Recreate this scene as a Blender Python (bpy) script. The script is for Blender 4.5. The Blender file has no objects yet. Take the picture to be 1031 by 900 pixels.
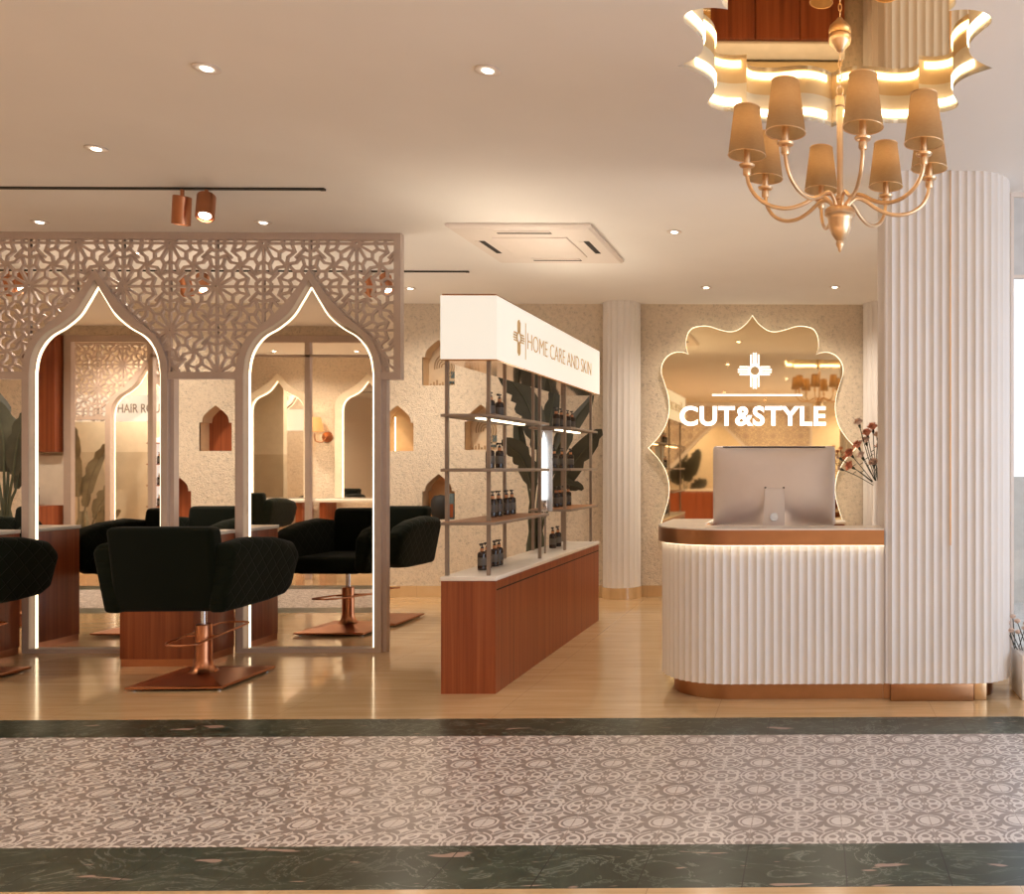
import bpy, bmesh, math, random
from math import sin, cos, pi, radians, atan2, hypot, sqrt
from mathutils import Vector, Matrix
from mathutils.geometry import tessellate_polygon

random.seed(7)
SC = bpy.context.scene
COL = SC.collection

# ------------------------------------------------------------------ camera
FPX, PX0, PY0 = 900.0, 830.0, 471.0
YAW = math.atan(12.0 / 900.0)
EYE = 1.35
cam = bpy.data.cameras.new('camera')
cam.sensor_fit = 'HORIZONTAL'
cam.sensor_width = 36.0
cam.lens = 36.0 * FPX / 1031.0
cam.shift_x = (515.5 - PX0) / 1031.0
cam.shift_y = (PY0 - 450.0) / 1031.0
cam.clip_start = 0.05
camo = bpy.data.objects.new('camera', cam)
COL.objects.link(camo)
camo.location = (0, 0, EYE)
camo.rotation_euler = (radians(90), 0, -YAW)
SC.camera = camo

# ------------------------------------------------------------------ world, exposure
SC.view_settings.view_transform = 'Standard'
SC.view_settings.look = 'None'
SC.view_settings.gamma = 1.0
SC.view_settings.use_curve_mapping = False
SC.view_settings.exposure = -0.18
SC.cycles.use_denoising = True
SC.cycles.max_bounces = 10
SC.cycles.diffuse_bounces = 6
SC.cycles.glossy_bounces = 6
SC.cycles.sample_clamp_indirect = 6.0
SC.cycles.caustics_reflective = False
SC.cycles.caustics_refractive = False
W = bpy.data.worlds.new('world')
SC.world = W
W.use_nodes = True
bg = W.node_tree.nodes['Background']
bg.inputs['Color'].default_value = (0.86, 0.90, 1.0, 1)
bg.inputs['Strength'].default_value = 1.8

WARM = (1.0, 0.85, 0.68)
DOWN_POWER = 36.0
BACK_POWER = 125.0
WING_POWER = 190.0
CHAND_POWER = 0.17


def area_light(name, loc, rot, sx, sy, power, color):
    l = bpy.data.lights.new(name, 'AREA')
    l.shape = 'RECTANGLE'
    l.size, l.size_y = sx, sy
    l.energy = power
    l.color = color
    o = bpy.data.objects.new(name, l)
    o.location = loc
    o.rotation_euler = rot
    COL.objects.link(o)
    return o


# added unseen lamp brightens the ceiling from below; daylight through the glazed right side
area_light('ceiling_fill_front', (-0.2, -1.0, 0.06), (radians(180), 0, 0), 7.5, 3.6, 50.0, (1.0, 0.88, 0.79))
area_light('daylight_side', (4.4, 1.5, 1.5), (radians(105), 0, radians(90)), 5.5, 2.2, 145.0, (0.78, 0.87, 1.0))
# hidden upward lamps added behind mirrors and desk to brighten the ceiling
area_light('ceiling_fill_back', (-4.9, 7.25, 1.0), (radians(180), 0, 0), 2.6, 0.5, 30.0, WARM)
area_light('ceiling_fill_back', (-0.35, 6.08, 0.80), (radians(180), 0, 0), 0.7, 0.2, 14.0, WARM)


# ------------------------------------------------------------------ projection helpers (pixel -> place)
def ray(px, py):
    u, v = (px - PX0) / FPX, (PY0 - py) / FPX
    return Vector((u * cos(YAW) + sin(YAW), -u * sin(YAW) + cos(YAW), v))


def P(px, py, Y):
    d = ray(px, py)
    t = Y / d.y
    return Vector((t * d.x, Y, EYE + t * d.z))


def FL(px, py, z=0.0):
    d = ray(px, py)
    t = (z - EYE) / d.z
    return Vector((t * d.x, t * d.y, z))


# ------------------------------------------------------------------ materials
class S:
    """socket wrapper for writing node maths"""
    def __init__(s, nt, sock):
        s.nt, s.k = nt, sock

    def _m(s, op, *others, clamp=False):
        n = s.nt.nodes.new('ShaderNodeMath')
        n.operation = op
        n.use_clamp = clamp
        for i, a in enumerate((s,) + others):
            if isinstance(a, S):
                s.nt.links.new(a.k, n.inputs[i])
            else:
                n.inputs[i].default_value = a
        return S(s.nt, n.outputs[0])

    def __add__(s, o): return s._m('ADD', o)
    def __sub__(s, o): return s._m('SUBTRACT', o)
    def __mul__(s, o): return s._m('MULTIPLY', o)
    def __truediv__(s, o): return s._m('DIVIDE', o)
    def lt(s, o): return s._m('LESS_THAN', o)
    def gt(s, o): return s._m('GREATER_THAN', o)
    def abs(s): return s._m('ABSOLUTE')
    def max(s, o): return s._m('MAXIMUM', o)
    def min(s, o): return s._m('MINIMUM', o)
    def pw(s, o): return s._m('POWER', o)
    def sqrt(s): return s._m('SQRT')
    def fract(s): return s._m('FRACT')
    def ping(s, o): return s._m('PINGPONG', o)


MATS = {}


def newmat(name):
    m = bpy.data.materials.new(name)
    m.use_nodes = True
    nt = m.node_tree
    b = nt.nodes['Principled BSDF']
    MATS[name] = m
    return m, nt, b


def setb(b, color=None, rough=None, metal=None, **kw):
    if color is not None:
        b.inputs['Base Color'].default_value = (*color, 1)
    if rough is not None:
        b.inputs['Roughness'].default_value = rough
    if metal is not None:
        b.inputs['Metallic'].default_value = metal
    for k, v in kw.items():
        b.inputs[k].default_value = v


def position(nt):
    g = nt.nodes.new('ShaderNodeNewGeometry')
    return g.outputs['Position']


def xyz(nt, vec):
    s = nt.nodes.new('ShaderNodeSeparateXYZ')
    nt.links.new(vec, s.inputs[0])
    return [S(nt, s.outputs[i]) for i in range(3)]


def objco(nt):
    return nt.nodes.new('ShaderNodeTexCoord').outputs['Object']


def mapping(nt, vec, scale=(1, 1, 1), rot=(0, 0, 0)):
    n = nt.nodes.new('ShaderNodeMapping')
    nt.links.new(vec, n.inputs['Vector'])
    n.inputs['Scale'].default_value = scale
    n.inputs['Rotation'].default_value = rot
    return n.outputs[0]


def noise(nt, vec, scale, detail=4, rough=0.5, dist=0.0):
    n = nt.nodes.new('ShaderNodeTexNoise')
    nt.links.new(vec, n.inputs['Vector'])
    n.inputs['Scale'].default_value = scale
    n.inputs['Detail'].default_value = detail
    n.inputs['Roughness'].default_value = rough
    n.inputs['Distortion'].default_value = dist
    return n.outputs['Fac']


def ramp(nt, fac, stops):
    n = nt.nodes.new('ShaderNodeValToRGB')
    nt.links.new(fac, n.inputs[0])
    e = n.color_ramp.elements
    while len(e) > len(stops):
        e.remove(e[-1])
    while len(e) < len(stops):
        e.new(0.5)
    for k, (p, c) in enumerate(stops):
        e[k].position = p
        e[k].color = (*c, 1)
    return n.outputs[0]


def mixc(nt, fac, a, b):
    n = nt.nodes.new('ShaderNodeMix')
    n.data_type = 'RGBA'
    for sock, v in ((n.inputs[0], fac), (n.inputs[6], a), (n.inputs[7], b)):
        if isinstance(v, S):
            nt.links.new(v.k, sock)
        elif hasattr(v, 'is_linked'):
            nt.links.new(v, sock)
        elif isinstance(v, (int, float)):
            sock.default_value = v
        else:
            sock.default_value = (*v, 1)
    return n.outputs[2]


def bump(nt, b, height, strength=0.3, dist=0.01):
    n = nt.nodes.new('ShaderNodeBump')
    n.inputs['Strength'].default_value = strength
    n.inputs['Distance'].default_value = dist
    nt.links.new(height.k if isinstance(height, S) else height, n.inputs['Height'])
    nt.links.new(n.outputs[0], b.inputs['Normal'])


def plain(name, color, rough=0.5, metal=0.0, var=0.06, scale=12.0, **kw):
    """a paint, metal or plastic: one colour with a faint natural mottling"""
    m, nt, b = newmat(name)
    setb(b, color, rough, metal, **kw)
    f = noise(nt, objco(nt), scale, 3)
    lo = tuple(max(0, c * (1 - var)) for c in color)
    hi = tuple(min(1, c * (1 + var)) for c in color)
    nt.links.new(ramp(nt, f, [(0.3, lo), (0.7, hi)]), b.inputs['Base Color'])
    return m


def glow(name, color, strength):
    m, nt, b = newmat(name)
    setb(b, (0.8, 0.8, 0.8), 0.5)
    b.inputs['Emission Color'].default_value = (*color, 1)
    b.inputs['Emission Strength'].default_value = strength
    return m


plain('ceiling_paint', (0.86, 0.84, 0.82), 0.9, var=0.015, scale=2)
plain('wall_paint', (0.74, 0.66, 0.57), 0.9, var=0.02, scale=2)
plain('screen_paint', (0.50, 0.405, 0.355), 0.55, var=0.03)
plain('flute_white', (0.75, 0.715, 0.69), 0.5, var=0.02, scale=3)
plain('stone_white', (0.80, 0.74, 0.66), 0.25, var=0.05, scale=8)
plain('copper', (0.44, 0.235, 0.125), 0.28, 1.0, var=0.05)
plain('copper_dark', (0.50, 0.215, 0.11), 0.3, 1.0, var=0.06)
plain('brass', (0.80, 0.56, 0.34), 0.3, 1.0, var=0.05)
plain('shelf_board', (0.42, 0.20, 0.09), 0.45)
plain('rack_metal', (0.29, 0.235, 0.195), 0.4, 0.5, var=0.05)
plain('steel', (0.70, 0.72, 0.75), 0.18, 1.0, var=0.03)
plain('pale_steel', (0.62, 0.68, 0.76), 0.25, 0.4, var=0.03)
plain('black_metal', (0.02, 0.018, 0.015), 0.5)
plain('black_plastic', (0.012, 0.010, 0.009), 0.35)
plain('aluminium', (0.72, 0.67, 0.65), 0.42, 0.55, var=0.02)
plain('white_plastic', (0.78, 0.71, 0.66), 0.45, var=0.01)
plain('dark_slot', (0.015, 0.012, 0.01), 0.7)
plain('bottle_glass', (0.022, 0.010, 0.006), 0.12, var=0.1)
plain('bottle_collar', (0.55, 0.24, 0.10), 0.4)
plain('bottle_label', (0.11, 0.095, 0.08), 0.5)
plain('leaf', (0.050, 0.050, 0.032), 0.5, var=0.35, scale=5)
plain('leaf_muted', (0.20, 0.165, 0.10), 0.7, var=0.3, scale=5)
plain('stem', (0.055, 0.06, 0.032), 0.6, var=0.2)
plain('pot_brown', (0.34, 0.17, 0.09), 0.6)
plain('petal', (0.62, 0.25, 0.15), 0.7, var=0.3, scale=40)
plain('petal_pale', (0.62, 0.45, 0.36), 0.7, var=0.2, scale=40)
plain('flower_stem', (0.03, 0.035, 0.02), 0.7)
plain('niche_tan', (0.66, 0.43, 0.21), 0.7, var=0.08)
plain('niche_copper', (0.62, 0.33, 0.15), 0.6, var=0.06)
plain('niche_reveal', (0.70, 0.52, 0.33), 0.8, var=0.05)
plain('art_ink', (0.42, 0.29, 0.17), 0.8)
plain('art_paper', (0.66, 0.52, 0.36), 0.8)
plain('art_blue', (0.10, 0.14, 0.15), 0.8)
plain('gold_letter', (0.72, 0.50, 0.25), 0.5, 0.2)
plain('sign_ink', (0.30, 0.19, 0.10), 0.7)
plain('pale_wall', (0.78, 0.68, 0.52), 0.85, var=0.04)
plain('mural_beige', (0.60, 0.50, 0.36), 0.85, var=0.10, scale=3)
plain('pavement', (0.6, 0.6, 0.58), 0.8)
plain('planter_white', (0.78, 0.74, 0.70), 0.6)
plain('frosted', (0.62, 0.63, 0.64), 0.6)
plain('recess_cream', (0.86, 0.72, 0.52), 0.5, var=0.01)
glow('led', (1.0, 0.80, 0.52), 7.0)
glow('led_line', (1.0, 0.80, 0.52), 3.2)
glow('led_cove', (1.0, 0.76, 0.46), 8.0)
glow('edge_glow', (1.0, 0.80, 0.52), 3.2)
glow('led_soft', (1.0, 0.76, 0.46), 5.0)
glow('lamp_disc', (1.0, 0.86, 0.66), 14.0)
glow('sign_lit', (1.0, 0.91, 0.76), 0.78)
MATS['sign_lit'].node_tree.nodes['Principled BSDF'].inputs['Base Color'].default_value = (0.45, 0.45, 0.43, 1)
glow('letter_lit', (1.0, 0.93, 0.80), 1.6)
glow('bulb', (1.0, 0.72, 0.40), 2.0)
glow('tube_lit', (1.0, 0.97, 0.9), 1.6)
glow('shelf_lit', (0.95, 0.92, 0.90), 0.8)


def m_mirror(name, color, rough=0.015):
    m, nt, b = newmat(name)
    setb(b, color, rough, 1.0)
    return m


m_mirror('mirror', (0.88, 0.84, 0.78))
m_mirror('mirror_gold', (0.88, 0.70, 0.43), 0.03)
m_mirror('mirror_ceiling', (0.90, 0.70, 0.43), 0.02)
m_mirror('mirror_copper', (0.75, 0.50, 0.32), 0.08)


def m_stucco(name, base):
    m, nt, b = newmat(name)
    setb(b, base, 0.95)
    p = position(nt)
    n1 = noise(nt, p, 34, 4, 0.65)
    n2 = noise(nt, p, 95, 3, 0.6)
    h = S(nt, n1) * 0.6 + S(nt, n2) * 0.4
    dark = tuple(c * 0.66 for c in base)
    hi = tuple(min(1, c * 1.12) for c in base)
    nt.links.new(ramp(nt, h.k, [(0.36, dark), (0.45, base), (0.62, hi)]), b.inputs['Base Color'])
    bump(nt, b, h, 0.9, 0.03)
    return m


m_stucco('stucco', (0.70, 0.595, 0.47))


def m_wood(name, dark, mid, light, axis=0, freq=26.0):
    """vertical veneer; grain varies fast across and slowly along the height"""
    m, nt, b = newmat(name)
    setb(b, mid, 0.38)
    p = objco(nt)
    v = mapping(nt, p, (freq, freq, 0.6))
    n1 = noise(nt, v, 1.0, 3, 0.55, 0.3)
    v2 = mapping(nt, p, (freq * 6, freq * 6, 2.0))
    n2 = noise(nt, v2, 1.0, 2)
    h = S(nt, n1) * 0.75 + S(nt, n2) * 0.25
    nt.links.new(ramp(nt, h.k, [(0.32, dark), (0.5, mid), (0.68, light)]), b.inputs['Base Color'])
    return m


m_wood('wood', (0.175, 0.038, 0.011), (0.262, 0.063, 0.019), (0.33, 0.096, 0.032))


def m_velvet():
    m, nt, b = newmat('velvet')
    setb(b, (0.0035, 0.0056, 0.0018), 0.95)
    b.inputs['Specular IOR Level'].default_value = 0.15
    b.inputs['Sheen Weight'].default_value = 0.05
    b.inputs['Sheen Roughness'].default_value = 0.4
    x, y, z = xyz(nt, objco(nt))
    a = ((y + z) * 9.0).fract() - 0.5
    c = ((y - z) * 9.0).fract() - 0.5
    g = a.abs().min(c.abs())
    bump(nt, b, g.min(0.08) * 6.0, 0.5, 0.012)


m_velvet()


def m_velvet_plain():
    m, nt, b = newmat('velvet_plain')
    setb(b, (0.003, 0.0048, 0.0015), 0.95)
    b.inputs['Specular IOR Level'].default_value = 0.12
    b.inputs['Sheen Weight'].default_value = 0.05
    n = noise(nt, objco(nt), 60, 2)
    bump(nt, b, n, 0.15, 0.003)


m_velvet_plain()


def m_shade():
    m, nt, b = newmat('shade_fabric')
    nt.nodes.remove(b)
    out = nt.nodes['Material Output']
    d = nt.nodes.new('ShaderNodeBsdfDiffuse')
    t = nt.nodes.new('ShaderNodeBsdfTranslucent')
    mx = nt.nodes.new('ShaderNodeMixShader')
    n = noise(nt, mapping(nt, objco(nt), (60, 60, 200)), 1.0, 2)
    c = ramp(nt, n, [(0.3, (0.37, 0.26, 0.15)), (0.7, (0.43, 0.31, 0.18))])
    nt.links.new(c, d.inputs[0])
    t.inputs[0].default_value = (0.70, 0.43, 0.20, 1)
    mx.inputs[0].default_value = 0.45
    nt.links.new(d.outputs[0], mx.inputs[1])
    nt.links.new(t.outputs[0], mx.inputs[2])
    nt.links.new(mx.outputs[0], out.inputs[0])


m_shade()


def m_glass():
    m, nt, b = newmat('clear_glass')
    nt.nodes.remove(b)
    out = nt.nodes['Material Output']
    t = nt.nodes.new('ShaderNodeBsdfTransparent')
    g = nt.nodes.new('ShaderNodeBsdfGlossy')
    g.inputs['Roughness'].default_value = 0.02
    mx = nt.nodes.new('ShaderNodeMixShader')
    mx.inputs[0].default_value = 0.06
    nt.links.new(t.outputs[0], mx.inputs[1])
    nt.links.new(g.outputs[0], mx.inputs[2])
    nt.links.new(mx.outputs[0], out.inputs[0])


m_glass()

# floor measurements
TILE = 0.3401
MED = FL(847.0, 826.3)          # centre of one medallion of the tile pattern
Y_A = FL(500, 723.3).y          # far edge of far marble strip
Y_B = FL(500, 740.8).y
Y_C = FL(500, 851.2).y
Y_D = FL(500, 895.0).y


def m_travertine():
    m, nt, b = newmat('travertine')
    setb(b, (0.5, 0.34, 0.2), 0.13)
    p = position(nt)
    v = mapping(nt, p, (0.9, 9.0, 1))
    n1 = noise(nt, v, 1.6, 6, 0.6, 0.6)
    n2 = noise(nt, mapping(nt, p, (3, 40, 1)), 1.0, 3)
    h = S(nt, n1) * 0.7 + S(nt, n2) * 0.3
    c = ramp(nt, h.k, [(0.30, (0.50, 0.330, 0.165)), (0.5, (0.60, 0.410, 0.220)), (0.72, (0.69, 0.50, 0.295))])
    x, y, z = xyz(nt, p)
    jx = ((x + 2.93) / 1.2).fract()
    jy = ((y - 1.1) / 1.2).fract()
    j = jx.lt(0.0022).max(jy.lt(0.0022))
    nt.links.new(mixc(nt, j, c, (0.40, 0.26, 0.15)), b.inputs['Base Color'])
    b.inputs['Coat Weight'].default_value = 0.35
    b.inputs['Coat Roughness'].default_value = 0.05


m_travertine()


def m_marble():
    m, nt, b = newmat('green_marble')
    setb(b, (0.03, 0.04, 0.03), 0.28)
    b.inputs['Specular IOR Level'].default_value = 0.35
    p = position(nt)
    n0 = noise(nt, p, 2.2, 6, 0.65, 1.2)
    base = ramp(nt, n0, [(0.3, (0.013, 0.020, 0.012)), (0.55, (0.027, 0.040, 0.026)), (0.75, (0.060, 0.082, 0.058))])
    n1 = noise(nt, mapping(nt, p, (1.0, 1.5, 1)), 3.1, 7, 0.62, 2.4)
    vein = (S(nt, n1) - 0.5).abs()
    vm = ramp(nt, vein.k, [(0.0, (1, 1, 1)), (0.022, (0, 0, 0))])
    n3 = noise(nt, p, 2.5, 2)
    vm2 = S(nt, vm) * S(nt, n3)
    c = mixc(nt, vm2 * 0.85, base, (0.27, 0.31, 0.26))
    n2 = noise(nt, mapping(nt, p, (2.2, 9, 1), (0, 0, 0.25)), 2.0, 2, 0.4, 0.4)
    fl = ramp(nt, n2, [(0.675, (0, 0, 0)), (0.70, (1, 1, 1))])
    c = mixc(nt, S(nt, fl) * 0.8, c, (0.40, 0.28, 0.23))
    x, y, z = xyz(nt, p)
    jx = ((x - MED.x) / TILE).fract()
    c = mixc(nt, jx.lt(0.012), c, (0.006, 0.008, 0.006))
    nt.links.new(c, b.inputs['Base Color'])


m_marble()


def m_tiles():
    m, nt, b = newmat('pattern_tiles')
    setb(b, (0.5, 0.4, 0.4), 0.28)
    p = position(nt)
    x, y, z = xyz(nt, p)
    wob = (S(nt, noise(nt, p, 60, 2)) - 0.5) * 0.02
    # u,v in 0..0.5 measured from the medallion centre, mirrored
    u = (((x - MED.x) / TILE) + 1000.0).ping(0.5) + wob
    v = (((y - MED.y) / TILE) + 1000.0).ping(0.5) + wob

    def dist(cx, cy):
        a, c = u - cx, v - cy
        return (a * a + c * c).sqrt()

    def ring(d, r, w):
        return (d - r).abs().lt(w)

    r0 = dist(0, 0)
    pat = r0.lt(0.115)
    pat = pat.max(ring(r0, 0.150, 0.012))
    # scalloped strap around the medallion
    rk = dist(0.5, 0.5)
    ra = dist(0.5, 0.0)
    rb = dist(0.0, 0.5)
    pat = pat.max(ring(ra, 0.185, 0.016) * v.gt(0.045))
    pat = pat.max(ring(rb, 0.185, 0.016) * u.gt(0.045))
    pat = pat.max(ring(ra, 0.245, 0.010) * r0.gt(0.2) * v.gt(0.09))
    pat = pat.max(ring(rb, 0.245, 0.010) * r0.gt(0.2) * u.gt(0.09))
    # knots in the corners between medallions
    pat = pat.max(ring(rk, 0.075, 0.016))
    pat = pat.max(rk.lt(0.028))
    pat = pat.max(ring(rk, 0.21, 0.017))
    rs = dist(0.36, 0.36)
    pat = pat.max(ring(rs, 0.065, 0.016))
    pat = pat.max(dist(0.29, 0.40).lt(0.035)).max(dist(0.40, 0.29).lt(0.035))
    # straps to the neighbours
    pat = pat.max((v - 0.5).abs().lt(0.014) * u.gt(0.05) * u.lt(0.3))
    pat = pat.max((u - 0.5).abs().lt(0.014) * v.gt(0.05) * v.lt(0.3))

    pat = pat.max(ring(dist(0.425, 0.105), 0.058, 0.014)).max(ring(dist(0.105, 0.425), 0.058, 0.014))
    pat = pat.max((u - 0.5).abs().max(v).lt(0.03)).max((v - 0.5).abs().max(u).lt(0.03))
    pat = pat.max(ring(r0, 0.375, 0.011) * rk.gt(0.23) * ra.gt(0.26) * rb.gt(0.26))
    # four pointed stars
    def star(cx, cy, s):
        return (((u - cx).abs()).pw(0.55) + ((v - cy).abs()).pw(0.55)).lt(s)
    pat = pat.max(star(0.275, 0.0, 0.27)).max(star(0.0, 0.275, 0.27))
    pat = pat.max(star(0.20, 0.20, 0.30))
    pat = pat.max(star(0.5, 0.0, 0.22)).max(star(0.0, 0.5, 0.22))
    gx = u.lt(0.006) + v.lt(0.0)
    n = noise(nt, p, 9, 3)
    lo = ramp(nt, n, [(0.3, (0.250, 0.210, 0.196)), (0.7, (0.300, 0.252, 0.235))])
    hi = ramp(nt, n, [(0.3, (0.60, 0.555, 0.53)), (0.7, (0.68, 0.63, 0.605))])
    c = mixc(nt, pat, lo, hi)
    c = mixc(nt, gx, c, (0.36, 0.30, 0.27))
    nt.links.new(c, b.inputs['Base Color'])


m_tiles()


# ------------------------------------------------------------------ mesh builders
class MB:
    def __init__(s):
        s.bm = bmesh.new()

    def box(s, x0, x1, y0, y1, z0, z1):
        v = [s.bm.verts.new((x, y, z)) for z in (z0, z1) for (x, y) in ((x0, y0), (x1, y0), (x1, y1), (x0, y1))]
        s._hex(v)
        return s

    def _hex(s, v):
        for f in ((3, 2, 1, 0), (4, 5, 6, 7), (0, 1, 5, 4), (1, 2, 6, 5), (2, 3, 7, 6), (3, 0, 4, 7)):
            s.bm.faces.new([v[i] for i in f])

    def hexa(s, pts):
        s._hex([s.bm.verts.new(p) for p in pts])
        return s

    def loft(s, rings, cap=True, closed=True):
        R = [[s.bm.verts.new(p) for p in r] for r in rings]
        n = len(R[0])
        for a, b in zip(R, R[1:]):
            for i in range(n if closed else n - 1):
                j = (i + 1) % n
                try:
                    s.bm.faces.new((a[i], a[j], b[j], b[i]))
                except ValueError:
                    pass
        if cap and closed:
            s.bm.faces.new(list(reversed(R[0])))
            s.bm.faces.new(R[-1])
        return s

    def tube(s, path, r, n=8, closed=False):
        path = [Vector(p) for p in path]
        rings = []
        m = len(path)
        up = None
        for i, p in enumerate(path):
            if closed:
                t = path[(i + 1) % m] - path[i - 1]
            else:
                t = path[min(i + 1, m - 1)] - path[max(i - 1, 0)]
            t.normalize()
            if up is None:
                up = Vector((0, 0, 1)) if abs(t.z) < 0.9 else Vector((1, 0, 0))
            side = t.cross(up).normalized()
            up = side.cross(t).normalized()
            rr = r[i] if isinstance(r, (list, tuple)) else r
            rings.append([p + (side * cos(2 * pi * k / n) + up * sin(2 * pi * k / n)) * rr for k in range(n)])
        if closed:
            rings.append([q.copy() for q in rings[0]])
        s.loft(rings, cap=not closed)
        return s

    def lathe(s, prof, c=(0, 0, 0), n=20, axis=None):
        """prof: (radius, height); closed with caps where radius is > 0 at the ends"""
        c = Vector(c)
        M = Matrix.Identity(3)
        if axis is not None:
            M = Vector((0, 0, 1)).rotation_difference(Vector(axis)).to_matrix()
        rings = [[c + M @ Vector((max(r, 1e-5) * cos(2 * pi * k / n), max(r, 1e-5) * sin(2 * pi * k / n), h)) for k in range(n)] for r, h in prof]
        s.loft(rings)
        return s

    def prism_y(s, poly, y0, y1, holes=()):
        """polygon(s) in x,z given a thickness in y"""
        loops = [[Vector((x, z, 0)) for x, z in poly]] + [[Vector((x, z, 0)) for x, z in h] for h in holes]
        flat = [p for l in loops for p in l]
        tris = tessellate_polygon(loops)
        A = [s.bm.verts.new((p.x, y0, p.y)) for p in flat]
        B = [s.bm.verts.new((p.x, y1, p.y)) for p in flat]
        for t in tris:
            try:
                s.bm.faces.new([A[i] for i in t])
                s.bm.faces.new([B[i] for i in reversed(t)])
            except ValueError:
                pass
        k = 0
        for l in loops:
            n = len(l)
            for i in range(n):
                j = (i + 1) % n
                s.bm.faces.new((A[k + i], A[k + j], B[k + j], B[k + i]))
            k += n
        return s

    def prism_z(s, poly, z0, z1, holes=()):
        loops = [[Vector((x, y, 0)) for x, y in poly]] + [[Vector((x, y, 0)) for x, y in h] for h in holes]
        flat = [p for l in loops for p in l]
        tris = tessellate_polygon(loops)
        A = [s.bm.verts.new((p.x, p.y, z0)) for p in flat]
        B = [s.bm.verts.new((p.x, p.y, z1)) for p in flat]
        for t in tris:
            try:
                s.bm.faces.new([A[i] for i in t])
                s.bm.faces.new([B[i] for i in reversed(t)])
            except ValueError:
                pass
        k = 0
        for l in loops:
            n = len(l)
            for i in range(n):
                j = (i + 1) % n
                s.bm.faces.new((A[k + i], A[k + j], B[k + j], B[k + i]))
            k += n
        return s

    def band_y(s, outer, inner, y0, y1):
        """strip between two open x,z polylines of equal length, thick in y"""
        n = len(outer)
        rings = []
        for (ox, oz), (ix, iz) in zip(outer, inner):
            rings.append([Vector((ox, y0, oz)), Vector((ox, y1, oz)), Vector((ix, y1, iz)), Vector((ix, y0, iz))])
        s.loft(rings)
        return s

    def build(s, name, mat, parent=None, smooth=False, bevel=0.0, seg=2, subsurf=0):
        me = bpy.data.meshes.new(name)
        bmesh.ops.recalc_face_normals(s.bm, faces=s.bm.faces)
        s.bm.to_mesh(me)
        s.bm.free()
        o = bpy.data.objects.new(name, me)
        COL.objects.link(o)
        mats = mat if isinstance(mat, (list, tuple)) else [mat]
        for q in mats:
            me.materials.append(MATS[q])
        if smooth:
            for f in me.polygons:
                f.use_smooth = True
            try:
                me.set_sharp_from_angle(angle=radians(smooth if smooth is not True else 40))
            except Exception:
                pass
        if bevel:
            b = o.modifiers.new('bevel', 'BEVEL')
            b.width = bevel
            b.segments = seg
            b.limit_method = 'ANGLE'
            b.angle_limit = radians(30)
            for f in me.polygons:
                f.use_smooth = True
        if subsurf:
            q = o.modifiers.new('subd', 'SUBSURF')
            q.levels = q.render_levels = subsurf
            for f in me.polygons:
                f.use_smooth = True
        if parent:
            o.parent = parent
        return o


def tag(o, label, cat, group=None, kind=None):
    o['label'] = label
    o['category'] = cat
    if group:
        o['group'] = group
    if kind:
        o['kind'] = kind
    return o


def thing(name, label, cat, loc=(0, 0, 0), rz=0.0, group=None):
    o = bpy.data.objects.new(name, None)
    o.empty_display_size = 0.1
    COL.objects.link(o)
    o.location = loc
    o.rotation_euler = (0, 0, rz)
    return tag(o, label, cat, group)


def struct(o):
    o['kind'] = 'structure'
    return o


def dup(root, loc, rz=None, label=None, group=None, scale=None):
    r = root.copy()
    COL.objects.link(r)
    r.location = loc
    if rz is not None:
        r.rotation_euler = (0, 0, rz)
    if scale is not None:
        r.scale = (scale,) * 3
    if label:
        r['label'] = label
    if group:
        r['group'] = group
    for ch in list(root.children):
        c = ch.copy()
        COL.objects.link(c)
        c.parent = r
        for g in list(ch.children):
            d = g.copy()
            COL.objects.link(d)
            d.parent = c
    return r


def crom(pts, n=6, closed=False):
    """Catmull-Rom through 2-D or 3-D points"""
    P_ = [Vector(p) for p in pts]
    m = len(P_)
    out = []
    rng = range(m) if closed else range(m - 1)
    for i in rng:
        if closed:
            a, b, c, d = P_[i - 1], P_[i], P_[(i + 1) % m], P_[(i + 2) % m]
        else:
            a, b, c, d = P_[max(i - 1, 0)], P_[i], P_[i + 1], P_[min(i + 2, m - 1)]
        for k in range(n):
            t = k / n
            out.append(0.5 * ((2 * b) + (c - a) * t + (2 * a - 5 * b + 4 * c - d) * t * t + (3 * b - a - 3 * c + d) * t ** 3))
    if not closed:
        out.append(P_[-1])
    return out


def text_mesh(body, offset=0.0, extrude=0.0):
    """lettering as (list of verts, list of faces) in x,y, normalised to its own bounding box 0..1"""
    cu = bpy.data.curves.new('lettering', 'FONT')
    cu.body = body
    cu.offset = offset
    cu.space_character = 1.0 + offset * 1.6
    cu.extrude = extrude
    cu.resolution_u = 6
    o = bpy.data.objects.new('lettering', cu)
    COL.objects.link(o)
    dg = bpy.context.evaluated_depsgraph_get()
    dg.update()
    me = bpy.data.meshes.new_from_object(o.evaluated_get(dg))
    vs = [v.co.copy() for v in me.vertices]
    fs = [tuple(p.vertices) for p in me.polygons]
    bpy.data.objects.remove(o)
    bpy.data.curves.remove(cu)
    bpy.data.meshes.remove(me)
    x0, x1 = min(v.x for v in vs), max(v.x for v in vs)
    y0, y1 = min(v.y for v in vs), max(v.y for v in vs)
    z0, z1 = min(v.z for v in vs), max(v.z for v in vs)
    dz = (z1 - z0) or 1
    return [((v.x - x0) / (x1 - x0), (v.y - y0) / (y1 - y0), (v.z - z0) / dz) for v in vs], fs


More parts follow.
